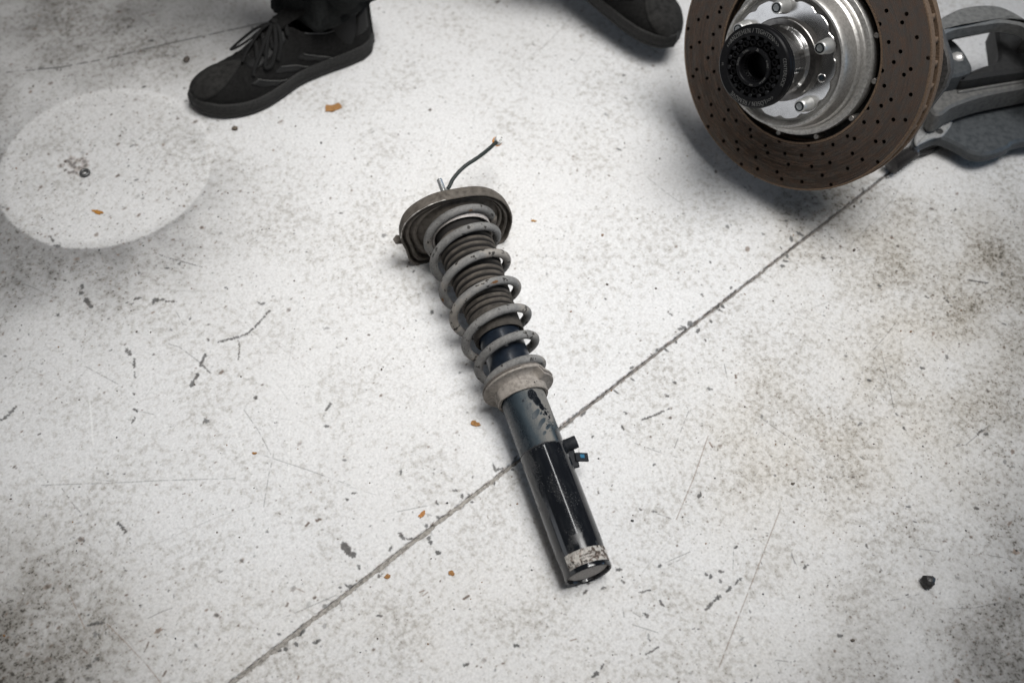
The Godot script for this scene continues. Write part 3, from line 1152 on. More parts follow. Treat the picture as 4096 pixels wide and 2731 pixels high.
	for q in [[0.0400, 0.2742], [0.0470, 0.2742], [0.0486, 0.2752], [0.0484, 0.2770], [0.0455, 0.2782], [0.0400, 0.2778]]:
		var ring := PackedVector3Array()
		for j in 144:
			var deg := j * 2.5
			var turn := fposmod(deg - 58.0, 360.0) / 360.0
			var rise: float = lerpf(0.0045 - 0.0175 * turn * 0.62, 0.0045, ss(0.965, 1.0, turn))
			var th := deg_to_rad(deg)
			ring.append(Vector3(cos(th) * (q[0] + 0.0012 * cos(th - 2.6)), q[1] + rise, sin(th) * (q[0] + 0.0012 * cos(th - 2.6))))
		prow.append(ring)
	pad.grid(prow, true)
	put(pad.mesh(), "rubber_pad", mat(Color(0.035, 0.03, 0.026), Color(0.15, 0.13, 0.115), 0.85, 0.0, 18.0, 0.03, 0.02), so)
	# the raised tongue of the step
	var tg := Shape.new()
	var tl := []
	for k in 15:
		var f := k / 14.0
		var th := deg_to_rad(lerpf(86.0, 14.0, f))
		var y := 0.2742 + 0.0042 * (1.0 - ss(0.42, 0.66, f)) - 0.0026 * ss(0.42, 0.66, f)
		tl.append(Vector3(cos(th) * 0.0465, y, sin(th) * 0.0465))
	tg.tube(PackedVector3Array(tl), 0.0022, 8, true)
	put(tg.mesh(), "seat_tongue", dusty, so)
	# splashes of oil on the seat and the tube are in the paint; the drops on the seat stand a little proud
	var oil := plain(Color(0.012, 0.011, 0.010), 0.3)
	for q in [[62, 0.2585, 2.0], [55, 0.2600, 1.6], [50, 0.2568, 1.7], [38, 0.2540, 2.2], [30, 0.2552, 1.0], [25, 0.2560, 0.9], [80, 0.2612, 0.9]]:
		var th := deg_to_rad(q[0])
		var s2 := Shape.new()
		s2.pebble(Vector3(0.0004, q[2] * 0.0008, q[2] * 0.0006), int(q[0]))
		put(s2.mesh(), "oil_drop", oil, so, Transform3D(Basis(Vector3(cos(th), 0, sin(th)), Vector3.UP, Vector3(-sin(th), 0, cos(th))), Vector3(cos(th) * 0.0353, q[1], sin(th) * 0.0353)))

	# --- coil spring: centre line through the measured turns
	var steel := mat(Color(0.075, 0.068, 0.062), Color(0.29, 0.283, 0.272), 0.8, 0.0, 12.0, 0.03, 0.03, 0.3)
	var hs := [0.5465, 0.5165, 0.4700, 0.4230, 0.3765, 0.3345, 0.2965, 0.2815]
	var turns := [-0.04, 1.0, 2.0, 3.0, 4.0, 5.0, 6.0, 6.75]
	var rs := [0.0500, 0.0505, 0.0510, 0.0508, 0.0495, 0.0455, 0.0410, 0.0395]
	var off := [0.0, -0.002, -0.003, -0.003, -0.002, -0.001, 0.0, 0.0]
	var wire := PackedVector3Array()
	var n := 520
	for i in n + 1:
		var tn := lerpf(0.04, 6.72, float(i) / n)
		var th := tn * TAU
		var r := table(turns, rs, tn)
		wire.append(Vector3(cos(th) * r + table(turns, off, tn), table(turns, hs, tn), sin(th) * r))
	var sh := Shape.new()
	sh.tube(wire, 0.00605, 18, true)
	steel.albedo_texture = spring_coat()
	steel.uv1_triplanar = false
	steel.uv1_scale = Vector3.ONE
	steel.heightmap_scale = 0.025
	steel.heightmap_texture = steel.albedo_texture
	put(sh.mesh(), "coil_spring", steel, root, xf)

	# --- rubber bellows with a plain cup at its lower end
	var rub := mat(Color(0.026, 0.024, 0.022), Color(0.078, 0.069, 0.061), 0.85, 0.0, 12.0, 0.018, 0.02, 0.3)
	var be := []
	be.append_array([Vector2(0.0305, 0.354), Vector2(0.0340, 0.3525), Vector2(0.0350, 0.3545), Vector2(0.0345, 0.3575), Vector2(0.0352, 0.360), Vector2(0.0346, 0.363), Vector2(0.0344, 0.380), Vector2(0.0347, 0.388)])
	var y0 := 0.391
	var k := 0
	while y0 < 0.520:
		var g := ss(0.39, 0.50, y0)
		var R := lerpf(0.0358, 0.0405, g)
		var pitch := 0.0098 if k > 2 else 0.0085
		be.append_array([Vector2(R - 0.0052, y0), Vector2(R - 0.0012, y0 + pitch * 0.26), Vector2(R, y0 + pitch * 0.45), Vector2(R - 0.0002, y0 + pitch * 0.58), Vector2(R - 0.0012, y0 + pitch * 0.76)])
		y0 += pitch
		k += 1
	be.append_array([Vector2(0.0375, y0), Vector2(0.0385, 0.545)])
	var bw := Shape.new()
	bw.lathe(be, 72)
	rub.albedo_texture = bellows_dust_and_shade(be)
	rub.uv1_triplanar = false
	rub.uv1_scale = Vector3.ONE
	rub.heightmap_enabled = false
	put(bw.mesh(), "bellows", rub, root, xf)

	# --- top mount: rounded triangular dish with ridged rubber inside
	var ang := []
	var rad := []
	for q in [Vector2(-0.0861, 0.0076), Vector2(-0.0762, 0.0428), Vector2(-0.0478, 0.0650), Vector2(0.0021, 0.0690), Vector2(0.0500, 0.0530), Vector2(0.0765, 0.0150), Vector2(0.0835, -0.0150), Vector2(0.0805, -0.0446), Vector2(0.0711, -0.0690), Vector2(0.040, -0.0722), Vector2(0.0, -0.0726), Vector2(-0.040, -0.0722), Vector2(-0.0685, -0.0710), Vector2(-0.0802, -0.0300)]:
		ang.append(fposmod(q.angle(), TAU))
		rad.append(q.length())
	var order := range(ang.size())
	order.sort_custom(func(a, b): return ang[a] < ang[b])
	var sa := []
	var sr := []
	for t in [-1, 0, 1]:
		for i in order:
			sa.append(ang[i] + t * TAU)
			sr.append(rad[i])
	var outline := PackedFloat32Array()
	for j in 120:
		outline.append(table(sa, sr, TAU * j / 120.0))
	# [share of the outline, circle radius, blend to the circle, height]
	var dish := [[0.30, 0.030, 0.0, 0.570], [0.62, 0.05, 0.0, 0.570], [0.90, 0.05, 0.0, 0.569], [0.965, 0.05, 0.0, 0.5675], [0.995, 0.05, 0.0, 0.563], [1.003, 0.05, 0.0, 0.558], [1.003, 0.05, 0.0, 0.5515], [0.990, 0.05, 0.0, 0.5490], [0.972, 0.05, 0.0, 0.5492], [0.960, 0.05, 0.0, 0.5545], [0.945, 0.05, 0.0, 0.5590], [0.928, 0.05, 0.0, 0.5570], [0.910, 0.05, 0.03, 0.5510], [0.890, 0.066, 0.1, 0.5500], [0.872, 0.066, 0.15, 0.5520], [0.858, 0.066, 0.22, 0.5580], [0.842, 0.066, 0.35, 0.5570], [0.82, 0.0655, 0.65, 0.5510], [0.80, 0.0645, 0.9, 0.5500], [0.78, 0.0630, 1.0, 0.5510], [0.7, 0.0618, 1.0, 0.5560], [0.7, 0.0600, 1.0, 0.5560], [0.7, 0.0580, 1.0, 0.5540], [0.7, 0.0520, 1.0, 0.5530], [0.7, 0.0460, 1.0, 0.5510], [0.7, 0.0445, 1.0, 0.5440], [0.7, 0.0400, 1.0, 0.5400], [0.7, 0.020, 1.0, 0.5400]]
	var drow := []
	for q in dish:
		var ring := PackedVector3Array()
		for j in 120:
			var th := TAU * j / 120.0
			var r := lerpf(outline[j] * q[0], q[1], q[2])
			ring.append(Vector3(cos(th) * r, q[3], sin(th) * r))
		drow.append(ring)
	var ds := Shape.new()
	for i in drow.size() - 1:
		if i in [2, 5, 8, 10, 11, 14, 15, 19, 20]:
			ds.grp += 1
		ds.grid([drow[i], drow[i + 1]], true)
	ds.fan(drow[0], Vector3(0, 0.570, 0), true)
	ds.fan(drow[drow.size() - 1], Vector3(0, 0.540, 0))
	var mount := mat(Color(0.034, 0.028, 0.023), Color(0.15, 0.133, 0.115), 0.75, 0.0, 9.0, 0.014, 0.03, 0.35)
	var mo := put(ds.mesh(), "top_mount", mount, root, xf)
	var ramp := PackedVector3Array()
	var rrad := []
	for j in 16:
		var a := deg_to_rad(lerpf(4.0, -84.0, j / 15.0))
		ramp.append(Vector3(cos(a) * 0.0505, 0.5475 + 0.006 * j / 15.0, sin(a) * 0.0505))
		rrad.append(lerpf(0.0078, 0.0050, j / 15.0))
	var rp := Shape.new()
	rp.tube(ramp, rrad, 10, true)
	put(rp.mesh(), "spring_stop", mount, mo)
	# pale worn edge of the dish and the bright ring round the head of the bellows
	var rim := PackedVector3Array()
	for j in 30:
		var a := deg_to_rad(lerpf(176.0, 104.0, j / 29.0))
		var r := table(sa, sr, a) * 0.998
		rim.append(Vector3(cos(a) * r, 0.5494, sin(a) * r))
	var rs2 := Shape.new()
	var rr := []
	for j in 30:
		rr.append(0.0011 * clampf(0.35 + 0.5 * sin(j * 0.9) + 0.4 * sin(j * 2.3), 0.25, 1.0))
	rs2.tube(rim, rr, 6, true)
	put(rs2.mesh(), "worn_edge", plain(Color(0.50, 0.48, 0.45), 0.5, 0.3), mo)
	var wr := Shape.new()
	wr.lathe([Vector2(0.0385, 0.5400), Vector2(0.0415, 0.5330), Vector2(0.0440, 0.5320), Vector2(0.0448, 0.5345), Vector2(0.0440, 0.5470), Vector2(0.0385, 0.5480)], 64)
	put(wr.mesh(), "collar_ring", mat(Color(0.22, 0.20, 0.19), Color(0.46, 0.43, 0.41), 0.6, 0.1, 20.0), root, xf)
	# three threaded studs in the back of the mount
	var zinc := mat(Color(0.42, 0.43, 0.43), Color(0.66, 0.67, 0.67), 0.35, 0.85, 40.0)
	for q in [[-0.012, 0.050], [0.058, -0.028], [-0.060, -0.030]]:
		var st := Shape.new()
		var prof := [Vector2(0.0, 0.568)]
		var y := 0.568
		while y < 0.6005:
			prof.append_array([Vector2(0.0036, y), Vector2(0.0041, y + 0.0006)])
			y += 0.00125
		prof.append_array([Vector2(0.0032, 0.6020), Vector2(0.0, 0.6022)])
		st.lathe(prof, 20)
		put(st.mesh(), "stud", zinc, mo, Transform3D(Basis(), Vector3(q[0], 0, q[1])))
	# bent tab that shows past the left of the mount
	var tab := Shape.new()
	tab.slab(PackedVector2Array([Vector2(-0.092, 0.563), Vector2(-0.080, 0.560), Vector2(-0.076, 0.573), Vector2(-0.088, 0.578), Vector2(-0.094, 0.572)]), 0.003, 0.0006, Transform3D(Basis(), Vector3(0, 0, -0.022)))
	put(tab.mesh(), "tab", mount, mo)
	# piston rod end and the damper cable that comes out of it
	var rod := Shape.new()
	rod.lathe([Vector2(0.0, 0.58), Vector2(0.010, 0.58), Vector2(0.010, 0.600), Vector2(0.0075, 0.604), Vector2(0.0075, 0.616), Vector2(0.0, 0.617)], 24)
	put(rod.mesh(), "piston_rod", zinc, root, xf)
	var wires: Array = []
	for q in [Vector3(-0.0975, 0.0768, -1.1228), Vector3(-0.0958, 0.0815, -1.1265), Vector3(-0.0927, 0.0840, -1.1304), Vector3(-0.0878, 0.0880, -1.1403), Vector3(-0.0787, 0.0920, -1.1520), Vector3(-0.0674, 0.0940, -1.1639), Vector3(-0.0515, 0.0940, -1.1783), Vector3(-0.0378, 0.0920, -1.1947), Vector3(-0.0262, 0.0900, -1.2107), Vector3(-0.0202, 0.0890, -1.2194)]:
		wires.append(q - base)
	var cb := Shape.new()
	cb.tube(smooth_line(wires, 10), 0.0030, 10, true)
	var co := put(cb.mesh(), "damper_cable", mat(Color(0.004, 0.010, 0.009), Color(0.010, 0.016, 0.015), 0.6, 0.0, 60.0), root)
	var tip: Vector3 = wires[wires.size() - 1]
	var prev: Vector3 = wires[wires.size() - 2]
	var face := (Vector3(0, 1.35, 0) - base - tip).normalized().lerp((tip - prev).normalized(), 0.35).normalized()
	var side := face.cross(Vector3.UP).normalized()
	var px2 := Transform3D(Basis(side, face, side.cross(face)), tip)
	var cs := Shape.new()
	cs.lathe([Vector2(0.0, -0.006), Vector2(0.0060, -0.006), Vector2(0.0066, -0.004), Vector2(0.0066, 0.0052), Vector2(0.0060, 0.0060), Vector2(0.0, 0.0060)], 28)
	tag(put(cs.mesh(), "plug", plain(Color(0.62, 0.62, 0.61), 0.5), co, px2), "white round plug with black pin slots")
	var og := Shape.new()
	og.lathe([Vector2(0.0060, -0.0085), Vector2(0.0074, -0.0080), Vector2(0.0076, -0.0050), Vector2(0.0070, -0.0036), Vector2(0.0060, -0.0036)], 28)
	tag(put(og.mesh(), "seal_ring", plain(Color(0.75, 0.30, 0.03), 0.5), co, px2), "orange rubber seal behind the plug")
	for q in [[-0.0028, 0.0], [0.0004, -0.0016], [0.0034, -0.0014]]:
		var ps := Shape.new()
		ps.box(Vector3(0.0014, 0.0006, 0.0014), Transform3D(Basis(), Vector3(q[0], 0.00625, q[1])), 0.0002)
		ps.box(Vector3(0.0006, 0.0006, 0.0018), Transform3D(Basis(), Vector3(q[0], 0.00625, q[1] - 0.0014)), 0.0002)
		put(ps.mesh(), "pin_slot", plain(Color(0.01, 0.01, 0.01), 0.6), co, px2)

# a sheet whose faces must look away from the y axis
func open_out(s: Shape) -> ArrayMesh:
	var st := SurfaceTool.new()
	st.begin(Mesh.PRIMITIVE_TRIANGLES)
	for i in range(0, s.v.size(), 3):
		var m := (s.v[i] + s.v[i + 1] + s.v[i + 2]) / 3.0
		var turn := (s.v[i + 1] - s.v[i]).cross(s.v[i + 2] - s.v[i]).dot(Vector3(m.x, 0, m.z)) > 0.0
		st.set_smooth_group(s.g[i / 3])
		for k in ([0, 2, 1] if turn else [0, 1, 2]):
			st.set_uv(s.uv[i + k])
			st.add_vertex(s.v[i + k])
	st.generate_normals()
	return st.commit()

# the paint of the lower tube: u runs round from underneath (0.25 right, 0.5 top, 0.75 left), v along it
func tube_paint() -> StandardMaterial3D:
	var w := 512
	var h := 640
	var im := Image.create_empty(w, h, false, Image.FORMAT_RGB8)
	var ro := Image.create_empty(w, h, false, Image.FORMAT_L8)
	var nz := FastNoiseLite.new()
	nz.seed = 4
	nz.frequency = 0.02
	nz.fractal_octaves = 5
	var fn := FastNoiseLite.new()
	fn.seed = 8
	fn.frequency = 0.16
	fn.fractal_octaves = 3
	var r := RandomNumberGenerator.new()
	r.seed = 77
	# wet splashes that washed the dust off, running to the lower right: (u, y, radius mm, stretch)
	var splash := [[0.452, 0.244, 6.5, 1.3], [0.438, 0.235, 5.5, 1.5], [0.420, 0.225, 3.8, 1.6], [0.405, 0.215, 2.6, 1.5], [0.385, 0.209, 1.8, 1.2], [0.425, 0.213, 1.4, 1.2], [0.38, 0.217, 1.3, 1.3], [0.395, 0.222, 1.6, 1.3]]
	var smear := [[0.51, 0.229, 2.2, 2.4], [0.485, 0.215, 3.4, 2.8], [0.455, 0.203, 3.0, 2.6], [0.49, 0.196, 2.0, 2.2], [0.43, 0.194, 2.6, 2.6], [0.53, 0.240, 1.8, 2.0], [0.47, 0.186, 1.8, 2.0], [0.445, 0.215, 1.6, 2.0]]
	for i in 120:
		splash.append([r.randf_range(0.32, 0.44), r.randf_range(0.186, 0.246), r.randf_range(0.3, 0.9), 1.0])
	var total := 0.277
	for y in h:
		# v follows the outline's length; the first 14 mm of it is the crimped end
		var yy := (y + 0.5) / h * total - 0.0125
		for x in w:
			var u := (x + 0.5) / w
			var n := nz.get_noise_2d(x * 0.7, y * 0.42)
			var n2 := nz.get_noise_2d(x * 2.2 + 900, y * 0.5)
			var f := fn.get_noise_2d(x, y)
			var c := Vector3(0.0045, 0.0060, 0.0085) + Vector3.ONE * maxf(0.0, n2) * 0.010
			var rg := 0.11 + 0.05 * f
			# thin grey bloom in broad smears on the lower half
			var bloom := ss(0.02, 0.42, n + 0.10 * sin(u * 40.0) * 0.3 + ss(0.085, 0.02, yy) * 0.16 - 0.06 + ss(0.55, 0.62, u) * ss(0.13, 0.09, yy) * ss(0.035, 0.06, yy) * 0.22)
			bloom *= lerpf(0.08, 1.0, ss(0.52, 0.62, u + 0.04 * n)) if yy > 0.04 else 0.8
			c = c.lerp(Vector3(0.021, 0.021, 0.022), bloom * 0.7)
			rg = lerpf(rg, 0.5, bloom * 0.8)
			if f > 0.33 and n > 0.0:
				c = c.lerp(Vector3(0.09, 0.09, 0.09), 0.5)
			# dust coat on the upper part with a ragged end
			var edge := 0.1715 + 0.0035 * n + 0.0008 * f
			if yy > edge:
				var coat := 0.86 + 0.25 * n
				coat *= lerpf(1.0, 0.22, ss(0.43, 0.62, u + 0.06 * n))
				if u < 0.44:
					coat *= 1.0 - ss(0.210, 0.184, yy + n * 0.012) * ss(0.44, 0.36, u)
				coat += f * 0.12
				var wet := 0.0
				for s in splash:
					var dx: float = (u - s[0]) * 194.0
					var dy: float = (yy - s[1]) * 1000.0
					if absf(dx) > s[2] * 2.5 or absf(dy) > s[2] * 3.5:
						continue
					var dd: float = Vector2(dx, dy / s[3]).length() / (s[2] * (1.0 + 0.35 * n + 0.2 * f))
					wet = maxf(wet, ss(1.08, 0.92, dd))
				var half := 0.0
				for s in smear:
					var dx: float = (u - s[0]) * 194.0
					var dy: float = (yy - s[1]) * 1000.0
					if absf(dx) > 12.0 or absf(dy) > 12.0:
						continue
					var al: float = (dx * 0.75 - dy * 0.66) / s[3]
					var ac: float = dx * 0.66 + dy * 0.75
					half = maxf(half, ss(1.1, 0.8, Vector2(al, ac).length() / (s[2] * (1.0 + 0.5 * n))))
				coat *= (1.0 - wet * 0.94) * (1.0 - half * 0.62)
				coat = clampf(coat, 0.0, 1.0)
				# the dust is grey where it lies thick; the teal left side paints in a bluish sheen
				var thick := Vector3(0.165, 0.155, 0.14)
				var thin := Vector3(0.012, 0.028, 0.040)
				var dust := thin.lerp(thick, ss(0.30, 1.0, coat))
				c = c.lerp(dust, ss(0.0, 0.5, coat))
				rg = lerpf(rg, 0.8, ss(0.05, 0.4, coat))
			im.set_pixel(x, y, Color(c.x, c.y, c.z).linear_to_srgb())
			ro.set_pixel(x, y, Color(rg, rg, rg))
	var m := StandardMaterial3D.new()
	m.albedo_texture = ImageTexture.create_from_image(im)
	m.roughness = 1.0
	m.roughness_texture = ImageTexture.create_from_image(ro)
	m.heightmap_enabled = true
	m.heightmap_texture = noise_tex(0.02, Color(0, 0, 0), Color(1, 1, 1), 0.5, 256)
	m.heightmap_scale = 0.003
	m.metallic_specular = 0.55
	return m

# flat print of the label: rows of tiny type, bars, wear and a brown stain
func label_print() -> ImageTexture:
	var w := 512
	var h := 96
	var im := Image.create_empty(w, h, false, Image.FORMAT_RGB8)
	var nz := FastNoiseLite.new()
	nz.seed = 31
	nz.frequency = 0.014
	nz.fractal_octaves = 5
	var r := RandomNumberGenerator.new()
	r.seed = 5
	im.fill(Color(0.66, 0.645, 0.62))
	for row in 3:
		var x := 8
		while x < 290:
			var k := r.randi_range(2, 6)
			if r.randf() < 0.85:
				im.fill_rect(Rect2i(x, 6 + row * 8, k, 3), Color(0.2, 0.19, 0.18))
			x += k + r.randi_range(1, 3)
	for row in 2:
		var x := 150
		while x < 360:
			var k := r.randi_range(1, 4)
			im.fill_rect(Rect2i(x, 34 + row * 20, k, 14), Color(0.22, 0.20, 0.19))
			x += k + r.randi_range(1, 5)
	for y in h:
		for x in w:
			var n := nz.get_noise_2d(x, y * 1.6)
			var st := ss(0.02, 0.24, n + ss(0.40, 0.85, float(x) / w) * 0.30 - 0.06)
			var c := im.get_pixel(x, y)
			c = c.lerp(Color(0.20, 0.145, 0.11), st * 0.85)
			var wear := ss(0.16, 0.3, nz.get_noise_2d(x * 1.7 + 400, y * 2.0))
			c = c.lerp(Color(0.80, 0.77, 0.74), wear * 0.6)
			im.set_pixel(x, y, c)
	return ImageTexture.create_from_image(im)

# dusty bellows crests, with groove shade painted in to sharpen the ribs: v follows the outline's length
func bellows_dust_and_shade(prof: Array) -> ImageTexture:
	var w := 256
	var h := 1024
	var total := 0.0
	for i in prof.size() - 1:
		total += prof[i].distance_to(prof[i + 1])
	var im := Image.create_empty(w, h, false, Image.FORMAT_RGB8)
	var n := FastNoiseLite.new()
	n.seed = 12
	n.frequency = 0.03
	n.fractal_octaves = 4
	var seg := 0
	var run := 0.0
	for y in h:
		var l := (y + 0.5) / h * total
		while seg < prof.size() - 2 and l > run + prof[seg].distance_to(prof[seg + 1]):
			run += prof[seg].distance_to(prof[seg + 1])
			seg += 1
		var p: Vector2 = prof[seg].lerp(prof[seg + 1], (l - run) / prof[seg].distance_to(prof[seg + 1]))
		var lead := lerpf(0.0347, 0.0405, ss(0.385, 0.50, p.y))
		var crest := ss(0.0026, 0.0002, lead - p.x)
		for x in w:
			var a := TAU * x / w
			var f := n.get_noise_3d(cos(a) * 60.0, sin(a) * 60.0, y * 0.7) + 0.5 * n.get_noise_3d(cos(a) * 240.0, sin(a) * 240.0, y * 3.0)
			var c := Vector3(0.020, 0.0185, 0.017).lerp(Vector3(0.105, 0.092, 0.079), clampf(crest * (0.75 + 0.7 * f), 0, 1))
			if p.y < 0.39:
				c = Vector3(0.055, 0.049, 0.043) * (1.0 + 0.6 * f)
			im.set_pixel(x, y, Color(c.x, c.y, c.z).linear_to_srgb())
	return ImageTexture.create_from_image(im)

# grey coat of the spring, chipped to dark steel and rust here and there, dusty in patches: u round the wire, v along it
func spring_coat() -> ImageTexture:
	var w := 64
	var h := 2048
	var im := Image.create_empty(w, h, false, Image.FORMAT_RGB8)
	var n := FastNoiseLite.new()
	n.seed = 41
	n.frequency = 0.02
	n.fractal_octaves = 4
	var r := RandomNumberGenerator.new()
	r.seed = 66
	for y in h:
		for x in w:
			var a := TAU * x / w
			var q := Vector3(cos(a) * 6.0, sin(a) * 6.0, y * 1.03)
			var big := n.get_noise_3dv(q * 0.5)
			var f := n.get_noise_3dv(q * 4.0 + Vector3(300, 0, 0))
			var g := n.get_noise_3dv(q * 14.0 + Vector3(0, 500, 0))
			var v := 0.185 + 0.10 * big + 0.05 * f + 0.05 * g
			var c := Vector3(v, v * 0.98, v * 0.95)
			c = c.lerp(Vector3(0.27, 0.245, 0.215), ss(0.10, 0.40, big + 0.4 * f) * 0.7)
			c = c.lerp(Vector3(0.035, 0.032, 0.030), ss(0.30, 0.36, f * 0.8 + 0.25 * g + 0.2 * big))
			im.set_pixel(x, y, Color(c.x, c.y, c.z).linear_to_srgb())
	for k in 70:
		var cx := r.randi() % w
		var cy := r.randi() % h
		var rx := r.randi_range(1, 3)
		var col := Color(0.03, 0.028, 0.026) if r.randf() < 0.7 else Color(0.13, 0.065, 0.03)
		for y in range(-rx * 2, rx * 2 + 1):
			for x in range(-rx, rx + 1):
				if Vector2(x / float(rx), y / (rx * 1.7)).length() < r.randf_range(0.7, 1.1):
					im.set_pixel(posmod(cx + x, w), clampi(cy + y, 0, h - 1), col.linear_to_srgb())
	return ImageTexture.create_from_image(im)

# ------------------------------------------------------------------ brake disc, hub and suspension arms
# hub axes: x level across the face, y out of the face along the wheel axis, z down the face
const HUB_U := Vector3(0.6776, 0.0, 0.7354)
const HUB_N := Vector3(-0.6806, 0.3787, 0.6271)
const DISC_HOLES := [142.1, -176.9, 164.6, -170.1, 175.7, -166.9, 136.6, -166.8, 148.0, -163.3, 192.0, -162.1, 170.9, -156.6, 181.5, -153.4, 142.7, -153.3, 154.0, -149.7, 176.2, -143.1, 187.4, -140.1, 148.7, -139.7, 159.9, -136.4, 143.6, -130.1, 181.7, -129.7, 165.9, -122.9, 176.6, -119.6, 148.7, -116.3, 192.0, -114.9, 160.4, -112.9, 143.3, -106.4, 181.8, -106.2, 165.6, -99.7, 138.2, -96.7, 176.4, -96.2, 149.0, -92.9, 192.0, -91.4, 170.7, -86.1, 143.0, -82.9, 182.0, -82.8, 153.8, -79.5, 132.2, -75.2, 176.2, -72.7, 187.3, -69.5, 148.4, -69.5, 159.0, -66.0, 142.0, -59.5, 181.3, -59.3]
const DISC_HOLES_B := [163.9, -52.5, 132.4, -51.9, 175.2, -49.0, 147.0, -45.6, 191.5, -44.1, 158.0, -42.0, 140.5, -35.5, 180.4, -35.3, 163.1, -28.4, 134.9, -25.4, 174.0, -25.1, 145.9, -21.9, 190.7, -20.3, 167.9, -14.9, 139.6, -11.8, 179.5, -11.3, 150.4, -8.0, 130.4, -3.5, 172.9, -0.8, 184.1, 2.5, 144.6, 2.5, 156.2, 6.1, 138.4, 12.9, 178.9, 13.2, 161.4, 20.3, 130.5, 21.2, 172.6, 23.8, 143.7, 27.1, 189.4, 28.5, 155.3, 30.7, 138.0, 37.6, 178.2, 37.7, 160.8, 44.8, 131.8, 47.9, 172.4, 48.3, 143.6, 51.9]

func face(r: float, deg: float, y: float) -> Vector3:
	var t := deg_to_rad(deg)
	return Vector3(r * cos(t), y, -r * sin(t))

func disc_face(y_front: float, y_back: float, r0: float, r1: float) -> ArrayMesh:
	var holes := DISC_HOLES + DISC_HOLES_B
	var all := []
	for i in range(0, holes.size(), 2):
		all.append(Vector2(holes[i], holes[i + 1]))
	for i in range(0, holes.size(), 2):
		var a: float = holes[i + 1] + 240.0
		if a > 55.0 and a < 181.0:
			all.append(Vector2(holes[i], a))
	var nr := 9
	var na := 132
	var cell := {}
	var dr := (r1 - r0) * 1000.0 / nr
	for q: Vector2 in all:
		var i := int(floor((q.x - r0 * 1000.0) / dr))
		var j := int(floor(fposmod(q.y, 360.0) / 360.0 * na))
		if i >= 0 and i < nr and not cell.has(i * 1000 + j):
			cell[i * 1000 + j] = q
	var s := Shape.new()
	var hr := 0.0029
	for side in 2:
		var y := y_front if side == 0 else y_back
		for i in nr:
			var ra := r0 + (r1 - r0) * i / nr
			var rb := r0 + (r1 - r0) * (i + 1) / nr
			for j in na:
				var a0 := 360.0 * j / na
				var a1 := 360.0 * (j + 1) / na
				s.grp = 1 + side
				if not cell.has(i * 1000 + j):
					s.quad(face(ra, a0, y), face(ra, a1, y), face(rb, a1, y), face(rb, a0, y), Vector2(a0 / 45.0, ra * 14), Vector2(a1 / 45.0, ra * 14), Vector2(a1 / 45.0, rb * 14), Vector2(a0 / 45.0, rb * 14))
					continue
				var q: Vector2 = cell[i * 1000 + j]
				var rc := clampf(q.x / 1000.0, ra + hr + 0.0006, rb - hr - 0.0006)
				var am := rad_to_deg((hr + 0.0006) / rc)
				var ac := clampf(fposmod(q.y, 360.0), a0 + am, a1 - am)
				var c := face(rc, ac, y)
				var er := (face(rc + 0.001, ac, y) - c).normalized()
				var ea := (face(rc, ac + 0.3, y) - c).normalized()
				var ring := []
				var outer := []
				for k in 16:
					var t := TAU * k / 16.0
					ring.append(c + (er * sin(t) + ea * cos(t)) * hr)
					# same direction on the cell's edge
					var wx := sin(t)
					var wy := cos(t)
					var m := maxf(absf(wx), absf(wy))
					wx /= m
					wy /= m
					var rr := rc + (rb - rc) * wx if wx > 0 else rc + (rc - ra) * wx
					var aa := ac + (a1 - ac) * wy if wy > 0 else ac + (ac - a0) * wy
					outer.append([face(rr, aa, y), Vector2(aa / 45.0, rr * 14)])
				for k in 16:
					var k2 := (k + 1) % 16
					s.grp = 1 + side
					s.quad(ring[k], ring[k2], outer[k2][0], outer[k][0], Vector2(ac / 45.0, rc * 14), Vector2(ac / 45.0, rc * 14), outer[k2][1], outer[k][1])
					if side == 0:
						s.grp = 4
						var down := Vector3(0, y_back - y_front, 0)
						s.quad(ring[k2], ring[k], ring[k] + down, ring[k2] + down)
	for e in [[r0, false], [r1, true]]:
		s.grp = 7 if e[1] else 8
		for j in na:
			var a0 := 360.0 * j / na
			var a1 := 360.0 * (j + 1) / na
			s.quad(face(e[0], a0, y_front), face(e[0], a1, y_front), face(e[0], a1, y_back), face(e[0], a0, y_back))
	# this closed ring has known sides: work the winding out face by face
	var st := SurfaceTool.new()
	st.begin(Mesh.PRIMITIVE_TRIANGLES)
	for i in range(0, s.v.size(), 3):
		var g := s.g[i / 3]
		var m := (s.v[i] + s.v[i + 1] + s.v[i + 2]) / 3.0
		var want := Vector3.UP if g == 1 else Vector3.DOWN if g == 2 else Vector3(m.x, 0, m.z) if g == 7 else Vector3(-m.x, 0, -m.z)
		var nn := (s.v[i + 1] - s.v[i]).cross(s.v[i + 2] - s.v[i])
		var turn := nn.dot(want) > 0.0
		if g == 4:
			turn = false
		st.set_smooth_group(g)
		for k in ([0, 2, 1] if turn else [0, 1, 2]):
			st.set_uv(s.uv[i + k])
			st.add_vertex(s.v[i + k])
	st.generate_normals()
	st.generate_tangents()
	return st.commit()

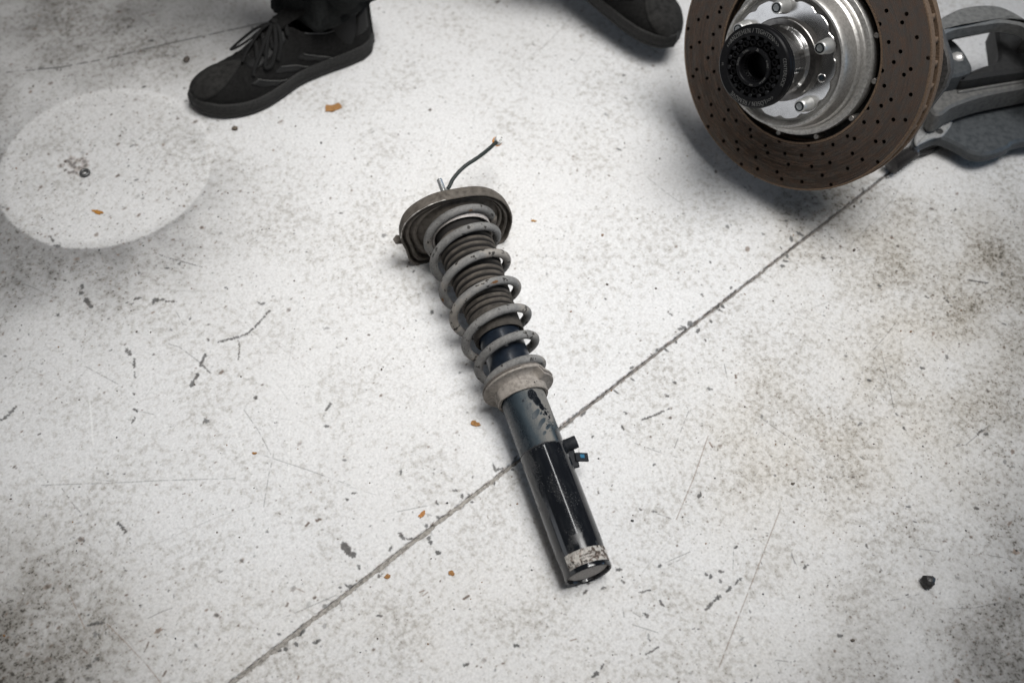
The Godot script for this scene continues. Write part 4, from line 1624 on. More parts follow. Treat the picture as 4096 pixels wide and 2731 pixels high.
# wear rings of the pads: fine grooves that run round the disc, with a warm tint that paints in a red-brown reflection
func disc_wear_and_reflection() -> Array:
	var w := 512
	var h := 512
	var im := Image.create_empty(w, h, false, Image.FORMAT_RGB8)
	var ro := Image.create_empty(w, h, false, Image.FORMAT_L8)
	var n := FastNoiseLite.new()
	n.seed = 6
	n.frequency = 0.02
	n.fractal_octaves = 4
	for y in h:
		var ring := n.get_noise_2d(7, y * 9.0) * 0.6 + n.get_noise_2d(90, y * 2.0) * 0.7
		for x in w:
			var a := TAU * x / w
			var f := n.get_noise_3d(cos(a) * 40.0, sin(a) * 40.0, y * 3.0) + n.get_noise_3d(cos(a) * 160.0, sin(a) * 160.0, y * 12.0) * 0.5
			var v := 0.066 + 0.034 * ring + 0.024 * f
			var warm := clampf(0.4 + 0.9 * n.get_noise_3d(cos(a) * 60.0 + 500, sin(a) * 60.0, y * 0.8), 0, 1)
			im.set_pixel(x, y, Color(v * (0.92 + 0.24 * warm), v * (0.75 - 0.02 * warm), v * (0.62 - 0.12 * warm)).linear_to_srgb())
			var r := clampf(0.25 + 0.10 * ring + 0.08 * f, 0.2, 0.6)
			ro.set_pixel(x, y, Color(r, r, r))
	return [ImageTexture.create_from_image(im), ImageTexture.create_from_image(ro)]

func build_hub() -> void:
	var base := Vector3(0.4102, 0.0, -1.2516)
	var v := HUB_N.cross(HUB_U)
	var xf := Transform3D(Basis(HUB_U, HUB_N, -v), Vector3(0, 0.2284, 0))
	var root := thing("brake_hub_assembly", base, "perforated brake disc with polished hub and black centre nut, propped upright on its grey arms", "brake disc")
	var R := 0.198
	var wear := disc_wear_and_reflection()
	var dm := StandardMaterial3D.new()
	dm.albedo_texture = wear[0]
	dm.roughness = 1.0
	dm.roughness_texture = wear[1]
	dm.metallic = 0.75
	dm.anisotropy_enabled = true
	dm.anisotropy = 0.5
	dm.metallic_specular = 0.5
	var iron := mat(Color(0.05, 0.032, 0.02), Color(0.22, 0.15, 0.10), 0.75, 0.35, 30.0, 0.02, 0.02)
	var disc := put(disc_face(0.0, -0.0105, 0.1255, R - 0.0012), "brake_disc", dm, root, xf)
	var edge := Shape.new()
	edge.lathe([Vector2(R - 0.0013, -0.0002), Vector2(R - 0.0003, -0.0008), Vector2(R, -0.0020), Vector2(R, -0.0098), Vector2(R - 0.0008, -0.0108), Vector2(R - 0.006, -0.0109)], 160)
	put(edge.mesh(), "front_rim", iron, disc)
	# rusty lips that the pads do not sweep
	for q in [[0.1258, 0.1287], [0.1951, 0.1968]]:
		var lip := Shape.new()
		lip.lathe([Vector2(q[0], -0.0005), Vector2(q[0], 0.00025), Vector2(q[1], 0.00025), Vector2(q[1], -0.0005)], 160)
		put(lip.mesh(), "rust_lip", iron, disc)
	var back := Shape.new()
	back.lathe([Vector2(0.126, -0.0235), Vector2(R - 0.001, -0.0235), Vector2(R, -0.0243), Vector2(R, -0.0335), Vector2(R - 0.001, -0.0343), Vector2(0.126, -0.0343), Vector2(0.126, -0.0235)], 160)
	put(back.mesh(), "rear_plate", iron, disc)
	var vane := Shape.new()
	vane.slab(PackedVector2Array([Vector2(0.130, -0.002), Vector2(0.150, -0.0032), Vector2(0.178, -0.0045), Vector2(0.1955, -0.009), Vector2(0.1965, -0.0015), Vector2(0.178, 0.003), Vector2(0.150, 0.0035), Vector2(0.130, 0.002)]), 0.0125, 0.0005, Transform3D(Basis(Vector3(1, 0, 0), Vector3(0, 0, -1), Vector3(0, 1, 0)), Vector3(0, -0.0108, 0)))
	var vm := vane.mesh()
	for k in 40:
		put(vm, "vane", iron, disc, Transform3D(Basis(Vector3.UP, TAU * k / 40.0), Vector3.ZERO))
	# --- aluminium bell
	var alu := mat(Color(0.24, 0.23, 0.215), Color(0.58, 0.57, 0.55), 0.42, 0.75, 16.0, 0.02, 0.025)
	var bell := Shape.new()
	bell.lathe([Vector2(0.1150, -0.016), Vector2(0.1150, 0.0010), Vector2(0.1138, 0.0030), Vector2(0.1085, 0.0034), Vector2(0.1066, 0.0042), Vector2(0.1058, 0.0060), Vector2(0.1050, 0.0066), Vector2(0.1044, 0.0100), Vector2(0.1050, 0.0130), Vector2(0.1040, 0.0165), Vector2(0.1012, 0.0190), Vector2(0.1000, 0.0260), Vector2(0.0982, 0.0390), Vector2(0.0968, 0.0440), Vector2(0.0950, 0.0462), Vector2(0.0925, 0.0464), Vector2(0.0905, 0.0440), Vector2(0.0890, 0.0390), Vector2(0.0860, 0.0368), Vector2(0.060, 0.0365)], 128)
	var bo := put(bell.mesh(), "disc_bell", alu, root, xf)
	# bobbins that tie the bell to the disc
	var bob := Shape.new()
	bob.lathe([Vector2(0.0, 0.004), Vector2(0.0034, 0.004), Vector2(0.0042, 0.0030), Vector2(0.0042, -0.018), Vector2(0.0, -0.018)], 16)
	var bmesh := bob.mesh()
	var steel := mat(Color(0.12, 0.11, 0.10), Color(0.34, 0.32, 0.30), 0.5, 0.6, 40.0)
	for k in 12:
		put(bmesh, "bobbin", steel, bo, Transform3D(Basis(), face(0.1198, 12.0 + 30.0 * k, -0.008)))
	# --- rough cast ring inside the bell, scalloped flange polished flat
	var cast := Shape.new()
	var crow := []
	for q in [[0.0895, 0.0366], [0.0885, 0.0385], [0.080, 0.0390], [0.070, 0.0388]]:
		var ring := PackedVector3Array()
		for j in 180:
			var a := 360.0 * j / 180
			ring.append(face(q[0] + 0.0006 * sin(a * 0.7) + rnd.randf_range(-0.0003, 0.0003), a, q[1] + rnd.randf_range(-0.0004, 0.0004)))
		crow.append(ring)
	cast.grid(crow, true)
	var rough := mat(Color(0.16, 0.155, 0.15), Color(0.48, 0.47, 0.45), 0.55, 0.6, 30.0, 0.03, 0.05)
	put(cast.mesh(), "cast_ring", rough, root, xf)
	var pol := mat(Color(0.62, 0.61, 0.60), Color(0.74, 0.73, 0.72), 0.24, 1.0, 10.0, 0.01, 0.0)
	var flange := Shape.new()
	var frow := []
	for q in [[1.0, 0.0388], [1.0, 0.0418], [0.988, 0.0428], [0.62, 0.0428], [0.60, 0.040]]:
		var ring := PackedVector3Array()
		for j in 240:
			var a := 360.0 * j / 240
			# round notches between the stud seats
			var ph := fposmod(a - 44.0, 24.0) / 24.0 - 0.5
			var notch := 0.0036 * exp(-pow(ph / 0.16, 2.0)) + 0.0010 * sin(deg_to_rad(a * 3.0 + 20.0))
			var r := 0.0838 - notch
			ring.append(face(r * q[0] if q[0] > 0.9 else 0.0838 * q[0], a, q[1]))
		frow.append(ring)
	for i in frow.size() - 1:
		flange.grp += 1
		flange.grid([frow[i], frow[i + 1]], true)
	var fo := put(flange.mesh(), "hub_flange", pol, root, xf)
	# --- five drive pins with socket heads
	var satin := mat(Color(0.46, 0.46, 0.45), Color(0.64, 0.64, 0.63), 0.42, 0.75, 40.0, 0.02, 0.01)
	var dark := plain(Color(0.012, 0.016, 0.018), 0.35, 0.4)
	var pin := Shape.new()
	pin.lathe([Vector2(0.0112, 0.041), Vector2(0.0108, 0.0450), Vector2(0.0098, 0.0520), Vector2(0.0092, 0.0600), Vector2(0.0086, 0.0640), Vector2(0.0078, 0.0650), Vector2(0.0, 0.0650)], 36)
	var pm := pin.mesh()
	var collar := Shape.new()
	collar.lathe([Vector2(0.0048, 0.0652), Vector2(0.0052, 0.0664), Vector2(0.0064, 0.0664), Vector2(0.0068, 0.0650)], 32)
	var cm := collar.mesh()
	var socket := Shape.new()
	socket.lathe([Vector2(0.0048, 0.0651), Vector2(0.0046, 0.0662), Vector2(0.0030, 0.0662), Vector2(0.0030, 0.0652), Vector2(0.0, 0.0652)], 6)
	var sm := socket.mesh(true)
	var boltm := plain(Color(0.32, 0.335, 0.34), 0.45, 0.6)
	for a in [116.0, 44.0, -28.0, -100.0, 172.0]:
		var po := put(pm, "drive_pin", satin, root, xf * Transform3D(Basis(), face(0.0725, a, 0.0)))
		put(cm, "seal_ring", dark, po)
		put(sm, "socket_head", boltm, po)
	# countersunk hole in the flange
	var hole := Shape.new()
	hole.lathe([Vector2(0.0060, 0.0429), Vector2(0.0062, 0.0434), Vector2(0.0058, 0.0436), Vector2(0.0040, 0.0424), Vector2(0.0032, 0.0412)], 28)
	var ho := put(hole.mesh(), "locating_hole", plain(Color(0.75, 0.75, 0.75), 0.15, 1.0), fo, Transform3D(Basis(), face(0.0655, 7.0, 0.0)))
	var hb := Shape.new()
	hb.lathe([Vector2(0.0, 0.0430), Vector2(0.0034, 0.0430)], 20)
	put(hb.mesh(), "bore", plain(Color(0.01, 0.02, 0.03), 0.5), ho)
	# --- spindle: dark base ring, bright turned neck
	var ring2 := Shape.new()
	ring2.lathe([Vector2(0.0580, 0.0428), Vector2(0.0578, 0.0500), Vector2(0.0568, 0.0512), Vector2(0.0520, 0.0514), Vector2(0.0490, 0.0514), Vector2(0.0470, 0.0540)], 96)
	put(ring2.mesh(), "base_ring", mat(Color(0.12, 0.115, 0.11), Color(0.22, 0.21, 0.20), 0.28, 0.9, 12.0), root, xf)
	var neck := Shape.new()
	neck.lathe([Vector2(0.0490, 0.0513), Vector2(0.0482, 0.0535), Vector2(0.0462, 0.0560), Vector2(0.0448, 0.0600), Vector2(0.0442, 0.0700), Vector2(0.0440, 0.1050)], 96)
	put(neck.mesh(), "spindle_neck", mat(Color(0.50, 0.50, 0.50), Color(0.62, 0.62, 0.62), 0.17, 1.0, 10.0, 0.01), root, xf)
	# --- black centre-lock nut
	var blk := mat(Color(0.003, 0.003, 0.0035), Color(0.009, 0.009, 0.010), 0.34, 0.0, 20.0, 0.02, 0.0, 0.22)
	var nut := Shape.new()
	nut.lathe([Vector2(0.040, 0.1045), Vector2(0.0540, 0.1045), Vector2(0.0560, 0.1055), Vector2(0.0566, 0.1075), Vector2(0.0560, 0.1092), Vector2(0.0566, 0.1108), Vector2(0.0566, 0.1160), Vector2(0.0556, 0.1185), Vector2(0.0535, 0.1200), Vector2(0.0428, 0.1200), Vector2(0.0416, 0.1190), Vector2(0.0412, 0.1120), Vector2(0.0270, 0.1118), Vector2(0.0268, 0.1195), Vector2(0.0262, 0.1210), Vector2(0.0222, 0.1210), Vector2(0.0212, 0.1200), Vector2(0.0208, 0.1120), Vector2(0.0196, 0.1112), Vector2(0.0190, 0.1060), Vector2(0.0180, 0.1050), Vector2(0.0176, 0.0900), Vector2(0.0, 0.0895)], 120)
	var no := put(nut.mesh(), "centre_nut", blk, root, xf)
	# bosses and sockets in the recess
	var boss := Shape.new()
	boss.lathe([Vector2(0.0054, 0.1119), Vector2(0.0054, 0.1168), Vector2(0.0046, 0.1182), Vector2(0.0030, 0.1186), Vector2(0.0026, 0.1150), Vector2(0.0, 0.1148)], 18)
	var bm2 := boss.mesh()
	var lobe := Shape.new()
	lobe.lathe([Vector2(0.0036, 0.1120), Vector2(0.0036, 0.1176), Vector2(0.0028, 0.1188), Vector2(0.0, 0.1190)], 16)
	var lm2 := lobe.mesh()
	var shiny := plain(Color(0.006, 0.006, 0.007), 0.36, 0.0, 0.3)
	for k in 18:
		put(bm2, "boss", blk, no, Transform3D(Basis(), face(0.0330, 20.0 * k, 0.0)))
		put(lm2, "lobe", shiny, no, Transform3D(Basis(), face(0.0395, 20.0 * k + 10.0, 0.0)))
	# splines of the bore
	var tooth := Shape.new()
	tooth.box(Vector3(0.0022, 0.010, 0.0016), Transform3D(Basis(), Vector3(0.0196, 0.106, 0)), 0.0003)
	var tmesh := tooth.mesh()
	for k in 30:
		put(tmesh, "spline", shiny, no, Transform3D(Basis(Vector3.UP, TAU * k / 30.0), Vector3.ZERO))
	# engraved white lettering round the nut's face
	var white := plain(Color(0.13, 0.13, 0.126), 0.6)
	for w in [["ANZIEHEN / TIGHTEN", 0.0058, 121.0, 0.0457, 1.0], [">>>", 0.0056, 71.0, 0.0457, 1.0], ["CENTERLOCK", 0.0048, 22.0, 0.0468, 1.0], ["<<<", 0.0056, -29.0, 0.0465, 1.0], ["LÖSEN / REMOVE", 0.0058, -72.0, 0.0465, 1.0]]:
		var a0 := deg_to_rad(w[2])
		var r0: float = w[3]
		var bend := func(p: Vector3) -> Vector3:
			var t := a0 - p.x / (r0 + 0.003)
			var r := r0 + 0.003 + p.y
			return Vector3(r * cos(t), 0.12005 + (p.z + 0.0001), -r * sin(t))
		put(lettering(w[0], w[1], 0.0002, bend, "Droid Sans", 400), "lettering", white, no)
	for w in [["A 601", 0.0034, 168.0, 0.0468], ["53 Nm", 0.0024, 146.0, 0.0222], ["M 68x2", 0.0020, 40.0, 0.0222], ["600", 0.0024, -68.0, 0.0222], ["22 2016", 0.0022, 190.0, 0.0222], ["019 0 40", 0.0018, -20.0, 0.0222], ["14", 0.0030, 205.0, 0.0468]]:
		var a0 := deg_to_rad(w[2])
		var r0: float = w[3]
		var yy := 0.12005 if r0 > 0.03 else 0.12105
		var bend := func(p: Vector3) -> Vector3:
			var t := a0 - p.x / (r0 + 0.001)
			var r := r0 + 0.0016 + p.y
			return Vector3(r * cos(t), yy + (p.z + 0.0001), -r * sin(t))
		put(lettering(w[0], w[1], 0.0002, bend, "Droid Sans", 400), "lettering", white, no)
	var tri := Shape.new()
	for k in 3:
		var p0 := Vector2.from_angle(TAU * k / 3.0 + PI / 2) * 0.0021
		var p1 := Vector2.from_angle(TAU * (k + 1) / 3.0 + PI / 2) * 0.0021
		tri.tube(PackedVector3Array([Vector3(p0.x, 0, -p0.y), Vector3(p1.x, 0, -p1.y)]), 0.00025, 5, true)
	put(tri.mesh(), "arrow_mark", white, no, Transform3D(Basis(Vector3.UP, deg_to_rad(14.0)), face(0.0243, 100.0, 0.1211)))

	# --- behind the disc: bearing carrier, dark backing bracket
	var knuckle := mat(Color(0.03, 0.028, 0.027), Color(0.11, 0.105, 0.10), 0.6, 0.3, 16.0, 0.02, 0.03)
	var kn := Shape.new()
	kn.lathe([Vector2(0.0, -0.038), Vector2(0.142, -0.038), Vector2(0.145, -0.040), Vector2(0.145, -0.046), Vector2(0.116, -0.050), Vector2(0.092, -0.056), Vector2(0.076, -0.075), Vector2(0.070, -0.118), Vector2(0.055, -0.126), Vector2(0.0, -0.126)], 72)
	put(kn.mesh(), "bearing_carrier", knuckle, root, xf)
	var bk := Shape.new()
	bk.slab(PackedVector2Array([Vector2(0.09, 0.16), Vector2(0.135, 0.122), Vector2(0.151, 0.110), Vector2(0.177, 0.089), Vector2(0.1885, 0.074), Vector2(0.193, 0.051), Vector2(0.190, 0.025), Vector2(0.186, -0.01), Vector2(0.13, -0.05), Vector2(0.08, 0.0)]), 0.016, 0.003, Transform3D(Basis(Vector3(1, 0, 0), Vector3(0, 0, -1), Vector3(0, 1, 0)), Vector3(0, -0.052, 0)))
	put(bk.mesh(), "caliper_bracket", knuckle, root, xf)

	# --- suspension arms, lying on the floor behind the disc; outlines on level planes, in metres from the base
	var grey := mat(Color(0.07, 0.07, 0.069), Color(0.175, 0.172, 0.165), 0.6, 0.25, 10.0, 0.016, 0.03)
	var bluish := mat(Color(0.034, 0.040, 0.045), Color(0.085, 0.092, 0.098), 0.55, 0.25, 9.0, 0.016, 0.03)
	var flat := func(y: float) -> Transform3D: return Transform3D(Basis(Vector3(1, 0, 0), Vector3(0, 0, -1), Vector3(0, 1, 0)), Vector3(0, y, 0))
	var local := func(pts: Array) -> PackedVector2Array:
		var out := PackedVector2Array()
		var ring := []
		for q: Vector2 in pts:
			ring.append(Vector3(q.x - base.x, -(q.y - base.z), 0))
		ring.append(ring[0])
		for q: Vector3 in smooth_line(ring, 4):
			if out.is_empty() or out[out.size() - 1].distance_to(Vector2(q.x, q.y)) > 0.0015:
				out.append(Vector2(q.x, q.y))
		if out[0].distance_to(out[out.size() - 1]) < 0.0015:
			out.remove_at(out.size() - 1)
		return out
	var wide := Shape.new()
	wide.slab(local.call([Vector2(0.670, -1.322), Vector2(0.683, -1.322), Vector2(0.709, -1.339), Vector2(0.743, -1.354), Vector2(0.777, -1.367), Vector2(0.837, -1.383), Vector2(0.990, -1.415), Vector2(0.970, -1.290), Vector2(0.808, -1.267), Vector2(0.780, -1.252), Vector2(0.745, -1.238), Vector2(0.721, -1.240), Vector2(0.703, -1.256), Vector2(0.680, -1.272), Vector2(0.663, -1.269), Vector2(0.643, -1.258), Vector2(0.634, -1.252), Vector2(0.634, -1.271), Vector2(0.651, -1.299)]), 0.022, 0.004, flat.call(0.04))
	var wo := put(wide.mesh(), "lower_arm", bluish, root)
	tag(wo, "broad blue-grey arm plate nearest the floor")
	# pale cast shoulder of the broad arm, with its bolt hole
	var sho := Shape.new()
	sho.slab(local.call([Vector2(0.670, -1.319), Vector2(0.680, -1.317), Vector2(0.706, -1.332), Vector2(0.701, -1.301), Vector2(0.686, -1.279), Vector2(0.678, -1.271), Vector2(0.662, -1.267), Vector2(0.642, -1.256), Vector2(0.634, -1.252), Vector2(0.635, -1.268), Vector2(0.650, -1.294)]), 0.005, 0.0018, flat.call(0.0445))
	put(sho.mesh(), "cast_shoulder", mat(Color(0.20, 0.20, 0.20), Color(0.36, 0.36, 0.355), 0.6, 0.2, 14.0, 0.02, 0.03), wo)
	var bh := Shape.new()
	bh.lathe([Vector2(0.0052, 0.0), Vector2(0.0056, 0.0012), Vector2(0.0046, 0.0014), Vector2(0.0036, 0.0002), Vector2(0.0, 0.0002)], 20)
	put(bh.mesh(), "bolt", plain(Color(0.03, 0.03, 0.03), 0.6), wo, Transform3D(Basis(), Vector3(0.6766, 0.0446, -1.2808) - base))
	var band := Shape.new()
	band.slab(local.call([Vector2(0.657, -1.304), Vector2(0.672, -1.326), Vector2(0.693, -1.345), Vector2(0.749, -1.358), Vector2(0.817, -1.373), Vector2(0.88, -1.388), Vector2(0.98, -1.412), Vector2(0.97, -1.374), Vector2(0.87, -1.351), Vector2(0.808, -1.335), Vector2(0.75, -1.320), Vector2(0.715, -1.307), Vector2(0.684, -1.292), Vector2(0.668, -1.278), Vector2(0.655, -1.276), Vector2(0.651, -1.288)]), 0.042, 0.004, flat.call(0.088))
	var ba := put(band.mesh(), "middle_arm", grey, root)
	tag(ba, "long grey arm with a ridge along its top")
	var ridge := Shape.new()
	ridge.tube(smooth_line([Vector3(0.700, 0.0885, -1.322) - base, Vector3(0.76, 0.0885, -1.336) - base, Vector3(0.83, 0.0885, -1.352) - base, Vector3(0.96, 0.0885, -1.386) - base], 6), 0.0028, 8, true)
	put(ridge.mesh(), "ridge", grey, ba)
	var arch := Shape.new()
	arch.slab(local.call([Vector2(0.640, -1.372), Vector2(0.655, -1.394), Vector2(0.667, -1.403), Vector2(0.684, -1.415), Vector2(0.706, -1.427), Vector2(0.731, -1.432), Vector2(0.757, -1.431), Vector2(0.775, -1.422), Vector2(0.793, -1.403), Vector2(0.815, -1.371), Vector2(0.87, -1.300), Vector2(0.85, -1.285), Vector2(0.806, -1.352), Vector2(0.790, -1.383), Vector2(0.772, -1.391), Vector2(0.754, -1.393), Vector2(0.733, -1.389), Vector2(0.695, -1.381), Vector2(0.672, -1.372), Vector2(0.645, -1.355)]), 0.026, 0.004, flat.call(0.170))
	var ao := put(arch.mesh(), "upper_arm", mat(Color(0.10, 0.104, 0.104), Color(0.22, 0.222, 0.218), 0.55, 0.25, 10.0, 0.016, 0.03), root)
	tag(ao, "curved light grey arm arching over the floor")
	var gus := Shape.new()
	gus.slab(local.call([Vector2(0.655, -1.440), Vector2(0.682, -1.429), Vector2(0.694, -1.421), Vector2(0.708, -1.399), Vector2(0.716, -1.370), Vector2(0.717, -1.341), Vector2(0.700, -1.330), Vector2(0.677, -1.324), Vector2(0.655, -1.330)]), 0.050, 0.004, flat.call(0.120))
	put(gus.mesh(), "gusset", bluish, root)
	var mass := Shape.new()
	mass.slab(local.call([Vector2(0.783, -1.462), Vector2(0.831, -1.463), Vector2(0.90, -1.437), Vector2(0.99, -1.395), Vector2(0.98, -1.36), Vector2(0.833, -1.353), Vector2(0.802, -1.347), Vector2(0.750, -1.338), Vector2(0.700, -1.328), Vector2(0.717, -1.346), Vector2(0.742, -1.359), Vector2(0.764, -1.368), Vector2(0.772, -1.385), Vector2(0.777, -1.42)]), 0.050, 0.005, flat.call(0.112))
	put(mass.mesh(), "web", mat(Color(0.009, 0.009, 0.010), Color(0.028, 0.029, 0.030), 0.6, 0.2, 10.0, 0.016, 0.03), root)
	# upright that carries the hub on the arms, and the post that ties the upper arm to the web
	var upr := Shape.new()
	upr.tube(smooth_line([Vector3(0.478, 0.205, -1.320) - base, Vector3(0.540, 0.165, -1.352) - base, Vector3(0.610, 0.120, -1.362) - base, Vector3(0.680, 0.066, -1.345) - base], 6), 0.024, 16, true, Vector2(1.25, 0.8))
	put(upr.mesh(), "upright", knuckle, root)
	var post := Shape.new()
	post.slab(local.call([Vector2(0.80, -1.390), Vector2(0.86, -1.345), Vector2(0.875, -1.300), Vector2(0.90, -1.33), Vector2(0.89, -1.39), Vector2(0.83, -1.42)]), 0.110, 0.004, flat.call(0.162))
	put(post.mesh(), "arm_post", grey, root)
	# ball joint with a pale cap
	var bj := Shape.new()
	bj.lathe([Vector2(0.0, 0.0), Vector2(0.011, 0.0), Vector2(0.0125, 0.003), Vector2(0.0125, 0.012), Vector2(0.009, 0.018), Vector2(0.0, 0.020)], 28)
	put(bj.mesh(), "ball_joint_cap", plain(Color(0.66, 0.65, 0.64), 0.35, 0.5), root, Transform3D(Basis.from_euler(Vector3(0.5, 0.2, -0.9)), Vector3(0.694, 0.108, -1.370) - base))
	var bj2 := Shape.new()
	bj2.lathe([Vector2(0.0, -0.012), Vector2(0.014, -0.012), Vector2(0.018, -0.004), Vector2(0.019, 0.010), Vector2(0.015, 0.020), Vector2(0.0, 0.022)], 28)
	put(bj2.mesh(), "ball_joint_boot", knuckle, root, Transform3D(Basis.from_euler(Vector3(0.5, 0.2, -0.9)), Vector3(0.683, 0.095, -1.362) - base))
	# rubber boot under the disc, and the thin line that leaves it
	var boot := []
	for k in 9:
		var y := k * 0.0058
		boot.append_array([Vector2(lerpf(0.0095, 0.007, k / 8.0), y), Vector2(lerpf(0.0150, 0.0110, k / 8.0), y + 0.0028)])
	boot.push_front(Vector2(0.0, 0.0))
	boot.append_array([Vector2(0.010, 0.054), Vector2(0.0, 0.055)])
	var bt := Shape.new()
	bt.lathe(boot, 36)
	var bdir := Vector3(0.045, 0.004, -0.030).normalized()
	var bs := bdir.cross(Vector3.UP).normalized()
	put(bt.mesh(), "rubber_boot", mat(Color(0.02, 0.02, 0.02), Color(0.08, 0.075, 0.075), 0.3, 0.0, 30.0), root, Transform3D(Basis(bs, bdir, bs.cross(bdir)), Vector3(0.596, 0.017, -1.232) - base))
	var ln := Shape.new()
	ln.tube(smooth_line([Vector3(0.628, 0.026, -1.252) - base, Vector3(0.648, 0.014, -1.262) - base, Vector3(0.672, 0.007, -1.274) - base, Vector3(0.700, 0.006, -1.290) - base, Vector3(0.74, 0.006, -1.310) - base], 8), 0.003, 8, true)
	put(ln.mesh(), "sensor_line", plain(Color(0.02, 0.02, 0.02), 0.5), root)

# ------------------------------------------------------------------ the mechanic: black suede shoes and black trousers
# shoe axes: x from heel to toe, y up, z towards the inner side of the foot
const SX := [0.0, 0.012, 0.03, 0.0575, 0.106, 0.147, 0.190, 0.224, 0.254, 0.285, 0.306, 0.320, 0.3288]
const SNEAR := [-0.030, -0.008, 0.004, 0.010, 0.015, 0.023, 0.043, 0.0545, 0.0560, 0.0495, 0.0375, 0.0225, 0.003]
const SFAR := [-0.030, -0.052, -0.062, -0.067, -0.064, -0.060, -0.055, -0.050, -0.045, -0.038, -0.029, -0.017, 0.003]
const STOP := [0.0300, 0.0300, 0.0300, 0.0298, 0.0290, 0.0280, 0.0275, 0.0278, 0.0285, 0.0300, 0.0312, 0.0325, 0.0335]

func sole_ring(y: float, inset: float) -> PackedVector3Array:
	var ring := PackedVector3Array()
	var n := 64
	for k in 2 * n:
		var side := 1.0 if k < n else -1.0
		var f := float(k) / n if k < n else 1.0 - float(k - n) / n
		# crowd the stations at heel and toe, where the outline turns
		var x := 0.3288 * (0.5 - 0.5 * cos(PI * f))
		var z := table(SX, SNEAR if side > 0 else SFAR, x)
		var zn := table(SX, SNEAR if side > 0 else SFAR, minf(x + 0.002, 0.3288))
		var zp := table(SX, SNEAR if side > 0 else SFAR, maxf(x - 0.002, 0.0))
		var t := Vector2(minf(x + 0.002, 0.3288) - maxf(x - 0.002, 0.0), zn - zp).normalized()
		var nrm := Vector2(-t.y, t.x) * side
		if x < 0.0006: nrm = Vector2(-1, 0)
		if x > 0.3282: nrm = Vector2(1, 0)
		var spring := 0.007 * ss(0.25, 0.33, x) * (1.0 - y / 0.06)
		ring.append(Vector3(x - nrm.x * inset, y * table(SX, STOP, x) / 0.03 + spring, z - nrm.y * inset))
	return ring

func upper_at(x: float, t: float) -> Vector3:
	x = clampf(x, 0.006, 0.3235)
	var near := table(SX, SNEAR, x) - 0.0045
	var far := table(SX, SFAR, x) + 0.0045
	var mid := (near + far) / 2
	var half := maxf(0.0005, (near - far) / 2)
	var base := table(SX, STOP, x) - 0.003
	var hx := [0.10, 0.13, 0.15, 0.175, 0.205, 0.235, 0.262, 0.285, 0.302, 0.314, 0.3235]
	var hy := [0.098, 0.088, 0.080, 0.068, 0.054, 0.043, 0.036, 0.031, 0.0255, 0.018, 0.006]
	var top := table(hx, hy, maxf(x, 0.10))
	# arch over the foot
	var a := PI * t
	var c := cos(a)
	var s := sin(a)
	var ridge := lerpf(0.0, -0.004, ss(0.25, 0.15, x))
	var arch := Vector3(x, base + top * pow(s, 0.72), mid + ridge * s + half * signf(c) * pow(absf(c), 0.86))
	if x > 0.150:
		return arch
	# walls round the ankle opening
	var kx := [0.0, 0.012, 0.03, 0.055, 0.085, 0.115, 0.15]
	var ky := [0.075, 0.070, 0.061, 0.048, 0.046, 0.058, 0.078]
	var col := table(kx, ky, x)
	var u := absf(t - 0.5) * 2.0      # 1 at the sole, 0 at the middle of the opening
	var sg := 1.0 if t < 0.5 else -1.0
	var p: Vector3
	if u > 0.36:
		var f := (1.0 - u) / 0.64
		p = Vector3(x, base + col * f, mid + sg * (half * (1.0 - 0.20 * f * f) - 0.002 * sin(f * PI) * 0.0))
	elif u > 0.26:
		var f := (0.36 - u) / 0.10
		p = Vector3(x, base + col + 0.0022 * sin(f * PI), mid + sg * (half * 0.80 - 0.006 * f))
	else:
		var f := (0.26 - u) / 0.26
		p = Vector3(x, base + lerpf(col, 0.012, minf(1.0, f * 1.6)), mid + sg * (half * 0.80 - 0.006) * (1.0 - f))
	return p.lerp(arch, ss(0.125, 0.150, x))

func upper_out(x: float, t: float, lift: float) -> Vector3:
	var p := upper_at(x, t)
	var dx := upper_at(x + 0.002, t) - upper_at(x - 0.002, t)
	var dt := upper_at(x, minf(t + 0.01, 1.0)) - upper_at(x, maxf(t - 0.01, 0.0))
	var n := dx.cross(dt).normalized()
	if n.dot(p - Vector3(p.x, 0.03, -0.01)) < 0.0:
		n = -n
	return p + n * lift

# a piece of leather laid on the upper: corner track a -> b along its length, half width given at each point
func overlay(s: Shape, edge_a: Array, edge_b: Array, lift: float, across := 6, along := 16) -> void:
	var rows := []
	for e in across + 3:
		var ring := PackedVector3Array()
		var f := clampf((e - 1) / float(across), 0.0, 1.0)
		var l := -0.0006 if e == 0 or e == across + 2 else lift
		for k in along + 1:
			var g := float(k) / along
			var qa := path2(edge_a, g)
			var qb := path2(edge_b, g)
			var q := qa.lerp(qb, f)
			ring.append(upper_out(q.x, q.y, l if k > 0 and k < along else -0.0006))
		rows.append(ring)
	s.grp += 1
	s.grid(rows)

func path2(pts: Array, f: float) -> Vector2:
	var g := f * (pts.size() - 1)
	var i := mini(int(g), pts.size() - 2)
	return (pts[i] as Vector2).cubic_interpolate(pts[i + 1], pts[maxi(i - 1, 0)], pts[mini(i + 2, pts.size() - 1)], g - i)

# where the upper, followed up from the sole on the inner side, reaches a height
func t_at(x: float, y: float) -> float:
	for i in 51:
		if upper_at(x, i / 100.0).y >= y:
			return i / 100.0
	return 0.3

func on_upper(pts: Array, lift: float, per := 6) -> PackedVector3Array:
	var out := PackedVector3Array()
	var n := (pts.size() - 1) * per
	for k in n + 1:
		var q := path2(pts, float(k) / n)
		out.append(upper_out(q.x, q.y, lift))
	return out

